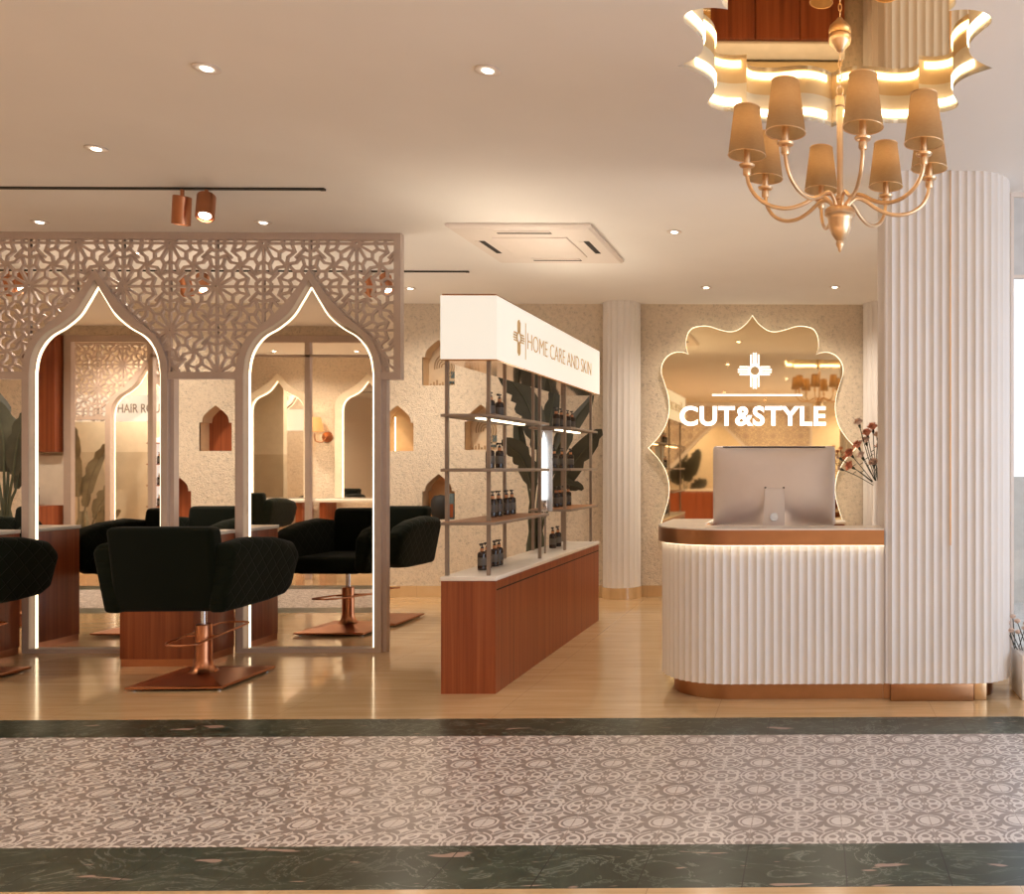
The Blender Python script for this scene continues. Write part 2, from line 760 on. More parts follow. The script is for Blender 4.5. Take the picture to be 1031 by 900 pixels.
def letters(name, body, origin, ux, uy, un, mat, parent, offset=0.0):
    """lettering placed with its lower left at origin, spanning ux, uy; un = thickness vector"""
    vs, fs = text_mesh(body, offset, 0.05)
    o_, ux, uy, un = Vector(origin), Vector(ux), Vector(uy), Vector(un)
    mb = MB()
    V = [mb.bm.verts.new(o_ + ux * a + uy * b + un * c) for a, b, c in vs]
    for f in fs:
        try:
            mb.bm.faces.new([V[i] for i in f])
        except ValueError:
            pass
    return mb.build(name, mat, parent)


CEIL = 3.067
Y_BACK = 9.40

# ------------------------------------------------------------------ floor, ceiling, walls
XL, XR, YF = -11.0, 4.5, -4.6
mb = MB()
strips = [(YF, Y_D, 0), (Y_D, Y_C, 1), (Y_C, Y_B, 2), (Y_B, Y_A, 1), (Y_A, 5.62, 0), (5.62, Y_BACK + 0.3, 0)]
for (a, b, mi) in strips:
    xr = XR if b < 5.7 else 1.35
    f = mb.bm.faces.new([mb.bm.verts.new(p) for p in ((XL, a, 0), (xr, a, 0), (xr, b, 0), (XL, b, 0))])
    f.material_index = mi
fl = mb.build('floor', ['travertine', 'green_marble', 'pattern_tiles'])
struct(fl)

# outline with four points and eight lobes, normalised so that the four points lie at radius 1
QUARTER = [(-1.0, 0.0), (-0.90, 0.085), (-0.83, 0.18), (-0.80, 0.29), (-0.81, 0.39), (-0.85, 0.50),
           (-0.875, 0.565), (-0.865, 0.635), (-0.81, 0.695), (-0.73, 0.722), (-0.655, 0.718), (-0.615, 0.706)]
QUARTER2 = [(-0.615, 0.706), (-0.638, 0.765), (-0.63, 0.84), (-0.59, 0.895), (-0.51, 0.917), (-0.42, 0.917),
            (-0.33, 0.895), (-0.235, 0.877), (-0.165, 0.882), (-0.10, 0.91), (-0.045, 0.95), (0.0, 1.0)]


def lobed(n=4):
    q = [tuple(p) for p in crom([Vector(p) for p in QUARTER], n)][:-1] + [tuple(p) for p in crom([Vector(p) for p in QUARTER2], n)]
    pts = list(q)
    pts += [(-x, y) for x, y in reversed(q[:-1])]
    pts += [(x, -y) for x, y in [(-a, b) for a, b in q[1:]]]
    pts += [(x, -y) for x, y in list(reversed(q[1:-1]))]
    return pts


LOBE = lobed()
CH = Vector((0.118, 3.83))       # chandelier and recess centre
RR = 0.675
hole = [(CH.x - 0.02 + RR * x, CH.y + RR * y) for x, y in LOBE]
mb = MB()
mb.prism_z([(XL, YF), (XR, YF), (XR, 5.62), (1.35, 5.62), (1.35, Y_BACK + 0.3), (XL, Y_BACK + 0.3)], CEIL, CEIL + 0.02, [hole])
struct(mb.build('ceiling', 'ceiling_paint'))

# the recess
H_REC = 0.137
t = thing('ceiling_recess', 'scallop-edged gold-lit ceiling recess with mirrored top above the chandelier', 'ceiling recess',
          (CH.x - 0.02, CH.y, CEIL))
mb = MB()
loc_hole = [(RR * x, RR * y) for x, y in LOBE]
outr = [(x * 1.012, y * 1.012) for x, y in loc_hole]
n = len(loc_hole)
rings = [[Vector((x, y, 0.0)) for x, y in loc_hole], [Vector((x, y, H_REC)) for x, y in loc_hole]]
mb.loft(rings, cap=False)
mb.build('side_band', 'recess_cream', t)
mb = MB()
mb.prism_z(outr, H_REC, H_REC + 0.012)
mb.build('mirror_panel', 'mirror_ceiling', t)
# led strips along the lobes, broken at the points and cusps
cusps = set()
for i, (x, y) in enumerate(LOBE):
    for (cx, cy) in ((-1, 0), (1, 0), (0, 1), (0, -1), (-.615, .706), (.615, .706), (-.615, -.706), (.615, -.706)):
        if hypot(x - cx, y - cy) < 1e-3:
            cusps.add(i)
cl = sorted(cusps)
for a, b in zip(cl, cl[1:] + [cl[0] + n]):
    idx = [k % n for k in range(a + 4, b - 3)]
    ring = []
    for k in idx:
        x, y = loc_hole[k]
        x0, y0 = loc_hole[(k - 1) % n]
        x1, y1 = loc_hole[(k + 1) % n]
        nx, ny = -(y1 - y0), (x1 - x0)
        l = hypot(nx, ny) or 1
        nx, ny = nx / l, ny / l
        if nx * x + ny * y > 0:
            nx, ny = -nx, -ny
        q0 = (x + nx * 0.002, y + ny * 0.002)
        q1 = (x + nx * 0.008, y + ny * 0.008)
        ring.append([Vector((*q0, 0.030)), Vector((*q1, 0.030)), Vector((*q1, 0.062)), Vector((*q0, 0.062))])
    mb = MB()
    mb.loft(ring)
    mb.build('led_strip', 'led_cove', t)


def ogee_hole(cx, zb, w=0.336, hs=0.296, ht=0.476, ins=0.028, n=4):
    """small pointed niche outline: straight sides, a shoulder step, an ogee head"""
    hw = w / 2
    head = [(hw - ins, hs), (hw - ins - 0.012, hs + 0.06), (hw - ins - 0.05, hs + 0.105), (0.045, hs + 0.145), (0.0, ht)]
    hp = [tuple(p) for p in crom([Vector(p) for p in head], n)]
    pts = [(-hw, 0), (hw, 0), (hw, hs)] + hp + [(-x, z) for x, z in reversed(hp[:-1])] + [(-hw, hs)]
    return [(cx + x, zb + z) for x, z in pts]


niches = []
for (px, pyb, back, lab) in [
    (217, 454, 'wood', 'pointed wall niche with red-brown wood back, between the two lit arches'),
    (176, 523, 'wood', 'pointed wood-backed wall niche low behind the post between the arches'),
    (400, 454, 'niche_tan', 'pointed tan wall niche with a vertical light strip, right of the arches'),
    (441.5, 388, 'art_paper', 'pointed wall niche with a pale swirl print, beside the lit sign box'),
    (441.5, 523, 'niche_copper', 'pointed copper-toned wall niche holding a dark vase'),
    (484, 453, 'art_paper', 'pointed wall niche with a pale swirl print, seen through the bottle rack')]:
    p = P(px, pyb, Y_BACK)
    niches.append((p.x, p.z, back, lab))
mb = MB()
mb.prism_y([(XL, 0), (1.35, 0), (1.35, CEIL), (XL, CEIL)], Y_BACK, Y_BACK + 0.02, [ogee_hole(x, z) for x, z, _, _ in niches])
struct(mb.build('wall_back', 'stucco'))
ND = 0.16
for k, (x, z, back, lab) in enumerate(niches):
    t = thing('wall_niche', lab, 'niche', (x, Y_BACK, z), group='pointed niches in the back wall')
    o = [Vector((a, 0.001, b)) for a, b in ogee_hole(0, 0)]
    mb = MB()
    mb.loft([o, [Vector((p.x, ND, p.z)) for p in o]], cap=False)
    mb.build('reveal', 'niche_reveal', t)
    mb = MB()
    mb.prism_y([(a * 1.02, b) for a, b in ogee_hole(0, 0)], ND - 0.004, ND + 0.01)
    mb.build('back_panel', back, t)
    if k == 2:
        MB().box(-0.075, -0.065, 0.10, 0.112, 0.0, 0.36).build('light_strip', 'led_soft', t)
    if back == 'art_paper':
        mb = MB()
        for r in (0.03, 0.055, 0.08, 0.105):
            pts = [(0.0 + r * cos(a), 0.15, 0.21 + r * 1.2 * sin(a)) for a in [radians(-60 + 12 * q) for q in range(22)]]
            mb.tube(pts, 0.006, 5)
        for q in range(9):
            mb.box(-0.15 + q * 0.032, -0.135 + q * 0.032, 0.146, 0.155, 0.01, 0.03 + 0.02 * ((q * 7) % 3))
        mb.build('swirl_print', 'art_ink', t)
        MB().box(0.04, 0.15, 0.146, 0.155, 0.03, 0.06).box(0.07, 0.13, 0.146, 0.155, 0.09, 0.16).build('dark_motif', 'art_blue', t)

struct(MB().box(XL - 0.1, XL, YF, Y_BACK, 0, CEIL).build('wall_left', 'stucco'))
# street side behind the viewer: solid left of the shop front, glazed elsewhere
struct(MB().box(XL, XR, YF - 0.1, YF, 0, CEIL).build('wall_front', 'pale_wall'))
# right side: low sill and head, glazing between
struct(MB().box(XR, XR + 0.1, YF, 5.6, 0, 0.12).box(XR, XR + 0.1, YF, 5.6, 2.9, CEIL).build('wall_right', 'wall_paint'))

# back-wall baseboard (several runs between the half columns)
COLS = [(P(625, 300, 9.3).x, 9.36, 0.195), (P(878.5, 300, 9.3).x + 0.10, 9.36, 0.195)]
xs = [XL, COLS[0][0] - 0.2, COLS[0][0] + 0.2, COLS[1][0] - 0.2, COLS[1][0] + 0.2, 1.25]
mb = MB()
for a, b in ((xs[0], xs[1]), (xs[2], xs[3]), (xs[4], xs[5])):
    mb.box(a, b, Y_BACK - 0.02, Y_BACK, 0, 0.118)
struct(mb.build('baseboard_back', 'travertine'))


# ------------------------------------------------------------------ fluted surfaces
def flute_path(path, pitch, depth, sub=6, side=1):
    """follow a 2-D polyline; concave flutes with sharp ridges standing proud on the path; returns 2-D points"""
    pts = [Vector(p) for p in path]
    L = [0.0]
    for a, b in zip(pts, pts[1:]):
        L.append(L[-1] + (b - a).length)
    tot = L[-1]
    nfl = max(1, round(tot / pitch))
    out = []
    k = 0
    for i in range(nfl * sub + 1):
        s_ = tot * i / (nfl * sub)
        while k < len(L) - 2 and L[k + 1] < s_:
            k += 1
        d = (pts[k + 1] - pts[k])
        f = (s_ - L[k]) / max(1e-9, L[k + 1] - L[k])
        p = pts[k] + d * f
        d = d.normalized()
        nrm = Vector((-d.y, d.x)) * side
        ph = (i % sub) / sub
        out.append(p + nrm * (depth * sin(pi * ph)))
    return out


def arc(cx, cy, r, a0, a1, n=14):
    return [(cx + r * cos(radians(a0 + (a1 - a0) * i / n)), cy + r * sin(radians(a0 + (a1 - a0) * i / n))) for i in range(n + 1)]


def half_column(idx, cx, cy, r):
    t = thing('fluted_column', ['slim fluted half column on the back wall, left of the lobed mirror',
                                'slim fluted half column on the back wall, right of the lobed mirror'][idx], 'column', (cx, cy, 0))
    t['kind'] = 'structure'
    path = arc(0, 0, r, 180, 360, 40)
    f = flute_path(path, 0.062, 0.011, 6, 1)
    mb = MB()
    mb.loft([[Vector((p.x, p.y, z)) for p in f] for z in (0.118, CEIL)], cap=False, closed=False)
    mb.build('shaft', 'flute_white', t)
    mb = MB()
    b = arc(0, 0, r + 0.012, 180, 360, 30)
    mb.prism_z(b, 0, 0.118)
    mb.build('plinth', 'travertine', t)


for i, (cx, cy, r) in enumerate(COLS):
    half_column(i, cx, cy, r)

# ------------------------------------------------------------------ big fluted column by the desk
YD = 5.15
CX0, CX1, CD = 0.412, 1.19, 0.50
t = thing('fluted_column', 'wide white fluted column rising from the reception desk to the ceiling', 'column', (0, 0, 0))
t['kind'] = 'structure'
path = [(CX0, YD + CD), (CX0, YD + 0.03)] + arc(CX0 + 0.03, YD + 0.03, 0.03, 180, 270, 4) + [(CX1 - 0.25, YD)] + arc(CX1 - 0.25, YD + 0.25, 0.25, -90, 90, 24) + [(CX0, YD + CD)]
f = flute_path(path, 0.049, 0.010, 6, 1)
mb = MB()
mb.loft([[Vector((p.x, p.y, z)) for p in f] for z in (0.103, CEIL)], cap=False, closed=False)
mb.build('shaft', 'flute_white', t)
core = [(CX0 + 0.012, YD + CD - 0.012), (CX0 + 0.012, YD + 0.012), (CX1 - 0.25, YD + 0.012)] + arc(CX1 - 0.25, YD + 0.25, 0.236, -90, 90, 16)
mb = MB()
mb.prism_z(core, 0.103, 0.113)
mb.build('underside', 'flute_white', t)
px = P(957, 300, YD).x
MB().box(px - 0.004, px + 0.004, YD - 0.002, YD + 0.008, P(957, 549, YD).z, CEIL).build('seam_strip', 'brass', t, )
b_ = [(CX0 + 0.1, YD + CD - 0.08), (CX0 + 0.1, YD + 0.1), (CX1 - 0.25, YD + 0.1)] + arc(CX1 - 0.25, YD + 0.25, 0.15, -90, 90, 16)
mb = MB()
mb.prism_z(b_, 0.0, 0.103)
mb.build('plinth', 'copper', t)
a, c = P(897, 705, YD).x, P(981, 705, YD).x
MB().box(CX0 + 0.002, a, YD + 0.075, YD + 0.099, 0.0, 0.1025).build('plinth_link', 'copper', t)
MB().box(a, c, YD + 0.012, YD + 0.12, 0.0, 0.102).build('plinth_box', 'copper', t, bevel=0.003)
a, c = P(982, 705, YD).x, P(994.5, 705, YD).x
MB().box(a, c, YD + 0.03, YD + 0.09, 0.0, 0.102).build('plinth_post', 'brass', t, bevel=0.003)

# ------------------------------------------------------------------ reception desk
t = thing('reception_desk', 'white fluted reception desk with rounded end and copper edge band', 'desk', (0, 0, 0))
DX0, DR = -0.935, 0.46
front = [(CX0, YD), (DX0 + DR, YD)] + list(reversed(arc(DX0 + DR, YD + DR, DR, 180, 270, 24)))[1:] + [(DX0, YD + 1.0)]
f = flute_path(front, 0.049, 0.010, 6, -1)
mb = MB()
inner = [(p[0], p[1]) for p in front]
mb.loft([[Vector((p.x, p.y, z)) for p in f] for z in (0.103, 0.900)], cap=False, closed=False)
mb.build('fluted_front', 'flute_white', t)


def off_path(path, d):
    pts = [Vector(p) for p in path]
    out = []
    for i, p in enumerate(pts):
        t_ = (pts[min(i + 1, len(pts) - 1)] - pts[max(i - 1, 0)]).normalized()
        out.append(p + Vector((t_.y, -t_.x)) * -d)
    return out


def rim(path, d_out, d_in, z0, z1):
    A, B = off_path(path, d_out), off_path(path, d_in)
    mb = MB()
    mb.loft([[Vector((a.x, a.y, z0)), Vector((a.x, a.y, z1)), Vector((b.x, b.y, z1)), Vector((b.x, b.y, z0))] for a, b in zip(A, B)])
    return mb


# off_path: negative = outward (towards the viewer), positive = inward
test = off_path([(1, 0), (0, 0)], 1.0)
SGN = 1.0 if test[0].y > 0 else -1.0
rim(front, -0.022 * SGN, 0.0 * SGN, 0.905, 0.992).build('copper_band', 'copper', t, smooth=True)
rim(front, -0.020 * SGN, 0.26 * SGN, 0.992, 1.0).build('ledge', 'stone_white', t)
rim(front, 0.014 * SGN, 0.03 * SGN, 0.104, 0.99).build('inner_shell', 'wood', t)
rim(front, -0.016 * SGN, -0.004 * SGN, 0.9030, 0.905).build('led_strip', 'led', t)
rim(front, 0.075 * SGN, 0.11 * SGN, 0.0, 0.103).build('plinth', 'copper', t, smooth=True)
MB().box(DX0 + 0.04, CX1 - 0.1, YD + 0.52, YD + 1.0, 0.73, 0.76).build('work_surface', 'stone_white', t)

# ------------------------------------------------------------------ low credenza behind the desk
CRX0, CRX1 = -1.02, P(850.5, 525, 8.97).x
t = thing('credenza', 'low red-brown credenza with white top below the lobed mirror', 'credenza', (0, 8.97, 0))
MB().box(CRX0, CRX1, 0.0, 0.33, 0.0, 0.785).build('body', 'wood', t, bevel=0.004)
MB().box(CRX0 - 0.01, CRX1 + 0.01, -0.012, 0.335, 0.785, 0.812).build('top', 'stone_white', t, bevel=0.004)
for k in range(3):
    w = (CRX1 - CRX0) / 3
    MB().box(CRX0 + k * w + 0.006, CRX0 + (k + 1) * w - 0.006, -0.016, 0.0, 0.06, 0.765).build('door', 'wood', t, bevel=0.003)

# ------------------------------------------------------------------ lobed wall mirror with lit lettering
MY = 9.33
mc = P(757.5, 451, MY)
HWm, HHm = (862 - 654) / 2 * MY / 900, 133.0 * MY / 900
t = thing('lobed_mirror', 'gold-tinted lobed wall mirror with glowing white lettering behind the desk', 'mirror', (mc.x, MY, mc.z))
out = [(HWm * x, HHm * y) for x, y in LOBE]
MB().prism_y(out, 0.0, 0.012).build('glass', 'mirror_gold', t)
big = [(x * 1.006, y * 1.005) for x, y in out]
mb = MB()
A = [Vector((x, 0.004, y)) for x, y in big]
B = [Vector((x * 0.995, 0.03, y * 0.995)) for x, y in big]
mb.loft([A, B], cap=False)
mb.build('edge_light', 'edge_glow', t)
L0, L1 = P(684.5, 428.8, MY), P(831.5, 408.8, MY)
letters('lettering', 'CUT&STYLE', (L0.x - mc.x, -0.012, L0.z - mc.z), (L1.x - L0.x, 0, 0), (0, 0, L1.z - L0.z), (0, 0.010, 0), 'letter_lit', t, 0.030)
a, b = P(717, 398.5, MY), P(808, 397, MY)
MB().box(a.x - mc.x, b.x - mc.x, -0.012, -0.002, a.z - mc.z, b.z - mc.z).build('lit_line', 'letter_lit', t)


def emblem(mb, c, ux, uy, un, s):
    """ring with four groups of rays; s = ray length"""
    c, ux, uy, un = Vector(c), Vector(ux), Vector(uy), Vector(un)

    def bar(x0, x1, y0, y1):
        mb.hexa([c + ux * x + uy * y + un * z for z in (0, 1) for x, y in ((x0, y0), (x1, y0), (x1, y1), (x0, y1))])
    for q in range(4):
        for off, ln in ((-0.21, 0.90), (-0.07, 1.0), (0.07, 1.0), (0.21, 0.90)):
            x0, x1, y0, y1 = (off - 0.042) * s, (off + 0.042) * s, 0.33 * s, ln * s
            if q == 0: bar(x0, x1, y0, y1)
            if q == 1: bar(x0, x1, -y1, -y0)
            if q == 2: bar(y0 , y1 * 0.94, x0, x1)
            if q == 3: bar(-y1 * 0.94, -y0, x0, x1)
    n = 28
    rings = []
    for k in range(n + 1):
        a = 2 * pi * k / n
        d = ux * cos(a) + uy * sin(a)
        rings.append([c + d * s * 0.24, c + d * s * 0.38, c + d * s * 0.38 + un, c + d * s * 0.24 + un])
    mb.loft(rings, cap=False)


e = P(760, 373.3, MY)
mb = MB()
emblem(mb, (e.x - mc.x, -0.012, e.z - mc.z), (1, 0, 0), (0, 0, 1), (0, 0.010, 0), 18.0 * MY / 900)
mb.build('emblem', 'letter_lit', t)

# ------------------------------------------------------------------ desktop computer seen from behind
CY = 5.78
c0, c1 = P(717.5, 530, CY), P(841, 449, CY)
t = thing('desktop_computer', 'large silver all-in-one computer seen from behind on the reception desk', 'computer', ((c0.x + c1.x) / 2, CY, 0.76))
hw, zb, zt = (c1.x - c0.x) / 2, c0.z - 0.76, c1.z - 0.76


def rrect(hw, z0, z1, r, n=5):
    pts = []
    for cx, cz, a0 in ((hw - r, z0 + r, -90), (hw - r, z1 - r, 0), (-hw + r, z1 - r, 90), (-hw + r, z0 + r, 180)):
        for k in range(n + 1):
            a = radians(a0 + 90 * k / n)
            pts.append((cx + r * cos(a), cz + r * sin(a)))
    return pts


mb = MB()
zm, zh = (zb + zt) / 2, (zt - zb) / 2
rings = []
for f_, yy, rc_ in ((1.0, 0.045, 0.022), (1.0, 0.028, 0.022), (0.985, 0.018, 0.03), (0.95, 0.009, 0.06), (0.86, -0.006, 0.12), (0.72, -0.020, 0.15), (0.55, -0.030, 0.13), (0.35, -0.037, 0.085), (0.15, -0.040, 0.036), (0.02, -0.0405, 0.005)):
    rings.append([Vector((x, yy, zm + z)) for x, z in rrect(hw * f_, -zh * f_, zh * f_, min(rc_, zh * f_ * 0.95), 6)])
mb.loft(rings)
mb.build('casing', 'aluminium', t, smooth=60)
MB().prism_y(rrect(hw - 0.006, zb + 0.006, zt - 0.006, 0.018), 0.045, 0.048).build('screen', 'black_plastic', t)
MB().box(-hw + 0.065, hw - 0.065, 0.008, 0.022, zt - 0.010, zt - 0.003).build('top_vent', 'dark_slot', t)
# stand: trapezoid plate with a round hole, bent into a foot
s0, s1 = P(768, 532, CY - 0.1), P(790.5, 532, CY - 0.1)
q0, q1 = P(770.5, 491.5, CY - 0.05), P(789, 491.5, CY - 0.05)
tx = t.location.x
st = []
for (x0, x1, yy, zz) in ((q0.x - tx, q1.x - tx, -0.038, q0.z - 0.76), (q0.x - tx - 0.002, q1.x - tx + 0.002, -0.055, q0.z - 0.766),
                         (s0.x - tx, s1.x - tx, -0.10, s0.z - 0.76), (s0.x - tx - 0.006, s1.x - tx + 0.006, -0.115, 0.05),
                         (s0.x - tx - 0.01, s1.x - tx + 0.01, -0.11, 0.006), (s0.x - tx - 0.01, s1.x - tx + 0.01, 0.10, 0.006)):
    st.append([Vector((x0, yy, zz)), Vector((x1, yy, zz)), Vector((x1, yy + 0.008, zz + 0.004)), Vector((x0, yy + 0.008, zz + 0.004))])
mb = MB()
mb.loft(st)
st_o = mb.build('stand', 'white_plastic', t, bevel=0.002)
hpt = P(779.2, 520.5, CY - 0.10)
mb = MB()
mb.lathe([(0.0, -0.004), (0.026, -0.004), (0.026, 0.002), (0.0, 0.002)], (hpt.x - tx, -0.094, hpt.z - 0.76), 24, (0, -1, 0.25))
mb.build('cable_hole', 'pale_steel', st_o)
for sx in (0, 1):
    x = (q0.x if sx == 0 else q1.x) - tx
    MB().box(x - 0.006, x + 0.006, -0.042, -0.034, q0.z - 0.762, q0.z - 0.752).build('hinge_slot', 'dark_slot', t)
for k in range(8):
    a = P(750 + k * 3.2, 523.8, CY)
    MB().box(a.x - tx - 0.005, a.x - tx + 0.005, -0.004, 0.01, a.z - 0.765, a.z - 0.758).build('port', 'rack_metal', t)

# ------------------------------------------------------------------ flowers behind the desk
VY = 5.92
vx = P(885.5, 520, VY).x
t = thing('flower_vase', 'slim white vase of red and pale carnations beside the wide column', 'vase', (vx, VY, 0.76))
mb = MB()
zv = P(884, 484, VY).z - 0.76
mb.lathe([(0.0, 0.0), (0.032, 0.0), (0.040, 0.05), (0.046, 0.25), (0.042, zv - 0.06), (0.050, zv), (0.044, zv), (0.036, zv - 0.06), (0.0, 0.06)], (0, 0, 0), 20)
mb.build('vase_body', 'flute_white', t, smooth=50)
blooms = [(865, 427, 0), (879, 432, 1), (873.5, 438, 1), (884, 440, 0), (864.5, 450, 1), (872, 445, 0), (857, 458, 1), (868, 460, 0),
          (857.5, 470, 1), (880, 467, 0), (845, 461, 0), (886, 452, 1), (846, 472, 0)]
mb = MB()
for k, (px, py, c) in enumerate(blooms):
    p = P(px, py, VY - 0.02 + 0.05 * ((k * 5) % 3 - 1))
    tip = Vector((p.x - vx, p.y - VY, p.z - 0.76))
    b0 = Vector((0.008 * ((k % 3) - 1), 0.006 * ((k % 2) * 2 - 1), zv - 0.05))
    mid = (b0 + tip) / 2 + Vector((-0.01, 0, 0.015))
    mb.tube(crom([b0, mid, tip], 4), 0.0028, 5)
    d = (tip - mid).normalized()
    mb.lathe([(0.003, -0.03), (0.008, -0.018), (0.009, -0.004), (0.0, 0.002)], tip, 8, d)
    s_ = mid + (tip - mid) * 0.3
    mb.hexa([s_ + Vector(q) for q in ((0, 0, 0), (0.02, 0.004, 0.012), (0.022, 0.006, 0.014), (0.002, 0.002, 0.002), (0, -0.002, 0.003), (0.02, 0.002, 0.018), (0.024, 0.006, 0.02), (0.002, 0.002, 0.006))])
mb.build('stems', 'flower_stem', t)
for k, (px, py, c) in enumerate(blooms):
    p = P(px, py, VY - 0.02 + 0.05 * ((k * 5) % 3 - 1))
    tip = Vector((p.x - vx, p.y - VY, p.z - 0.76))
    d = (tip - Vector((0, 0, zv))).normalized()
    M = Vector((0, 0, 1)).rotation_difference(d).to_matrix()
    mb = MB()
    s_ = 1.5 if c else 1.3
    if px < 850:
        s_ *= 0.5
    for lay in range(3):
        rings = []
        for (r, h) in ((0.004, -0.004), (0.016 - 0.003 * lay, 0.008 + 0.003 * lay), (0.026 - 0.006 * lay, 0.013 + 0.007 * lay)):
            ring = []
            for q in range(22):
                a = 2 * pi * q / 22 + lay * 0.3
                w = 1 + (0.16 if h > 0.005 else 0) * (1 if q % 2 else -1) * 0.6
                ring.append(tip + M @ Vector((r * w * cos(a) * s_, r * w * sin(a) * s_, (h + (0.004 if q % 2 else -0.002) * (h > 0.005)) * s_)))
            rings.append(ring)
        mb.loft(rings, cap=False)
    mb.build('blossom', 'petal' if c else 'petal_pale', t)

# ------------------------------------------------------------------ display shelf with sign box
DY0, DY1 = FL(498.7, 698.5).y, FL(604, 624.5).y
dxl, dxr = P(444, 600, DY0).x, P(498.9, 600, DY0).x
ztop = 0.70
ox, oy = (dxl + dxr) / 2, DY0
t = thing('display_shelf', 'long wood-based display shelf with metal rack and cream lit sign box', 'display shelf', (ox, oy, 0))
hwid = (dxr - dxl) / 2
LEN = DY1 - DY0
base_o = MB().box(-hwid, hwid, 0, LEN, 0.0, ztop - 0.026).build('base_cabinet', 'wood', t)
MB().box(hwid - 0.003, hwid + 0.0015, 0.02, LEN - 0.01, ztop - 0.085, ztop - 0.077).build('drawer_gap', 'dark_slot', base_o)
MB().box(-hwid - 0.003, hwid + 0.006, -0.006, LEN + 0.006, ztop - 0.026, ztop).build('worktop', 'stone_white', t, bevel=0.003)
szb, szt = P(498, 361.5, DY0).z, P(500, 297.5, DY0).z
sb = MB().box(-hwid - 0.004, hwid + 0.008, 0.0, LEN, szb, szt).build('sign_box', 'sign_lit', t)
MB().box(-hwid + 0.004, hwid, 0.006, LEN - 0.01, szt, szt + 0.010).build('top_edge', 'copper', sb)
MB().box(-hwid, hwid + 0.004, 0.004, LEN - 0.004, szb - 0.010, szb).build('underside', 'mirror_copper', sb)
xs_ = hwid + 0.008
MB().box(-0.03, 0.03, 0.1, LEN - 0.1, szt + 0.010, szt + 0.022).build('uplight', 'led', sb)
ul = area_light('uplight', (ox, oy + LEN / 2, szt + 0.05), (radians(180), 0, 0), 0.06, LEN - 0.3, 5.5, WARM)


def ypx(px):
    X = ox + xs_
    d = ray(px, 400)
    return X * d.y / d.x


ya, yb = ypx(531), ypx(595)
yl = ypx(529)
ye = ypx(522.3)
letters('lettering', 'HOME CARE AND SKIN', (xs_, ya - oy, 2.135), (0, yb - ya, 0), (0, 0, 0.108), (0.003, 0, 0), 'gold_letter', sb, -0.018)
MB().box(xs_, xs_ + 0.003, yl - oy - 0.004, yl - oy + 0.004, 2.06, 2.30).build('divider_line', 'gold_letter', sb)
mb = MB()
emblem(mb, (xs_, ye - oy, 2.185), (0, 1, 0), (0, 0, 1), (0.003, 0, 0), 0.115)
mb.build('emblem', 'gold_letter', sb)
# posts
pxl, pxr = -hwid + 0.012, hwid - 0.062
bayA, bayB = (0.06, 1.07), (1.72, LEN - 0.03)
bays = [bayA, bayB]
for (a, b) in bays:
    for yy in (a, b):
        for xx in (pxl, pxr):
            MB().box(xx - 0.010, xx + 0.010, yy - 0.010, yy + 0.010, ztop, szb - 0.010).build('post', 'rack_metal', t)
shelf_z = [1.672, 1.345, 1.025]
for bi, (a, b) in enumerate(bays):
    for k, z in enumerate(shelf_z):
        s_o = MB().box(-hwid - 0.004, hwid + 0.002, a - 0.06, b + 0.02 if bi == 0 else b - 0.01, z - 0.018, z).build('shelf', 'rack_metal', t, bevel=0.002)
        MB().box(-hwid + 0.006, hwid - 0.008, a - 0.05, b - 0.02, z, z + 0.002).build('shelf_board', 'shelf_board' if k == 2 else 'rack_metal', s_o)
        if k == 0:
            MB().box(0.02, 0.06, a + 0.0, b - 0.2, z - 0.026, z - 0.018).build('led_strip', 'led', s_o)
# lit tube between the bays
ty = 1.40
tl = thing('tube_lamp', 'bright upright tube lamp with pale steel back between the two rack bays', 'lamp', (0, 0, 0))
lx = P(547.5, 470, DY0 + ty)
tl.location = (lx.x, DY0 + ty, 0)
z0, z1 = P(547, 515, DY0 + ty).z, P(547, 433, DY0 + ty).z
MB().box(-0.055, 0.055, 0.03, 0.045, z0, z1).build('back_plate', 'pale_steel', tl, bevel=0.003)
mb = MB()
mb.lathe([(0.0, z0 + 0.09), (0.024, z0 + 0.09), (0.024, z0 + 0.30), (0.020, z1 - 0.10), (0.004, z1 - 0.015), (0.0, z1 - 0.012)], (0, 0, 0), 18)
mb.build('tube', 'tube_lit', tl, smooth=60)
MB().box(-0.03, 0.03, -0.02, 0.03, z0 + 0.0, z0 + 0.085).build('holder', 'steel', tl, bevel=0.004)
MB().tube([(0, 0.037, ztop + 0.001), (0, 0.037, z0 + 0.01)], 0.008, 8).build('stand', 'rack_metal', tl)


# ------------------------------------------------------------------ pump bottles
def make_bottle(label, group, loc):
    b = thing('pump_bottle', label, 'bottle', loc, 0, group)
    MB().lathe([(0.0, 0.0), (0.025, 0.0), (0.028, 0.004), (0.028, 0.100), (0.024, 0.113), (0.012, 0.119), (0.0, 0.119)], (0, 0, 0), 16).build('body', 'bottle_glass', b, smooth=35)
    MB().lathe([(0.0, 0.117), (0.0125, 0.117), (0.0125, 0.138), (0.0, 0.138)], (0, 0, 0), 12).build('collar', 'bottle_collar', b, smooth=35)
    mb = MB()
    mb.lathe([(0.0, 0.138), (0.010, 0.138), (0.010, 0.147), (0.004, 0.149), (0.004, 0.160), (0.0, 0.160)], (0, 0, 0), 10)
    mb.box(-0.010, 0.010, -0.028, 0.010, 0.160, 0.170)
    mb.box(-0.003, 0.003, -0.034, -0.026, 0.154, 0.168)
    mb.build('pump', 'black_plastic', b)
    MB().lathe([(0.0284, 0.03), (0.0288, 0.031), (0.0288, 0.080), (0.0284, 0.081)], (0, 0, 0), 16).build('label_band', 'bottle_label', b, smooth=35)
    return b


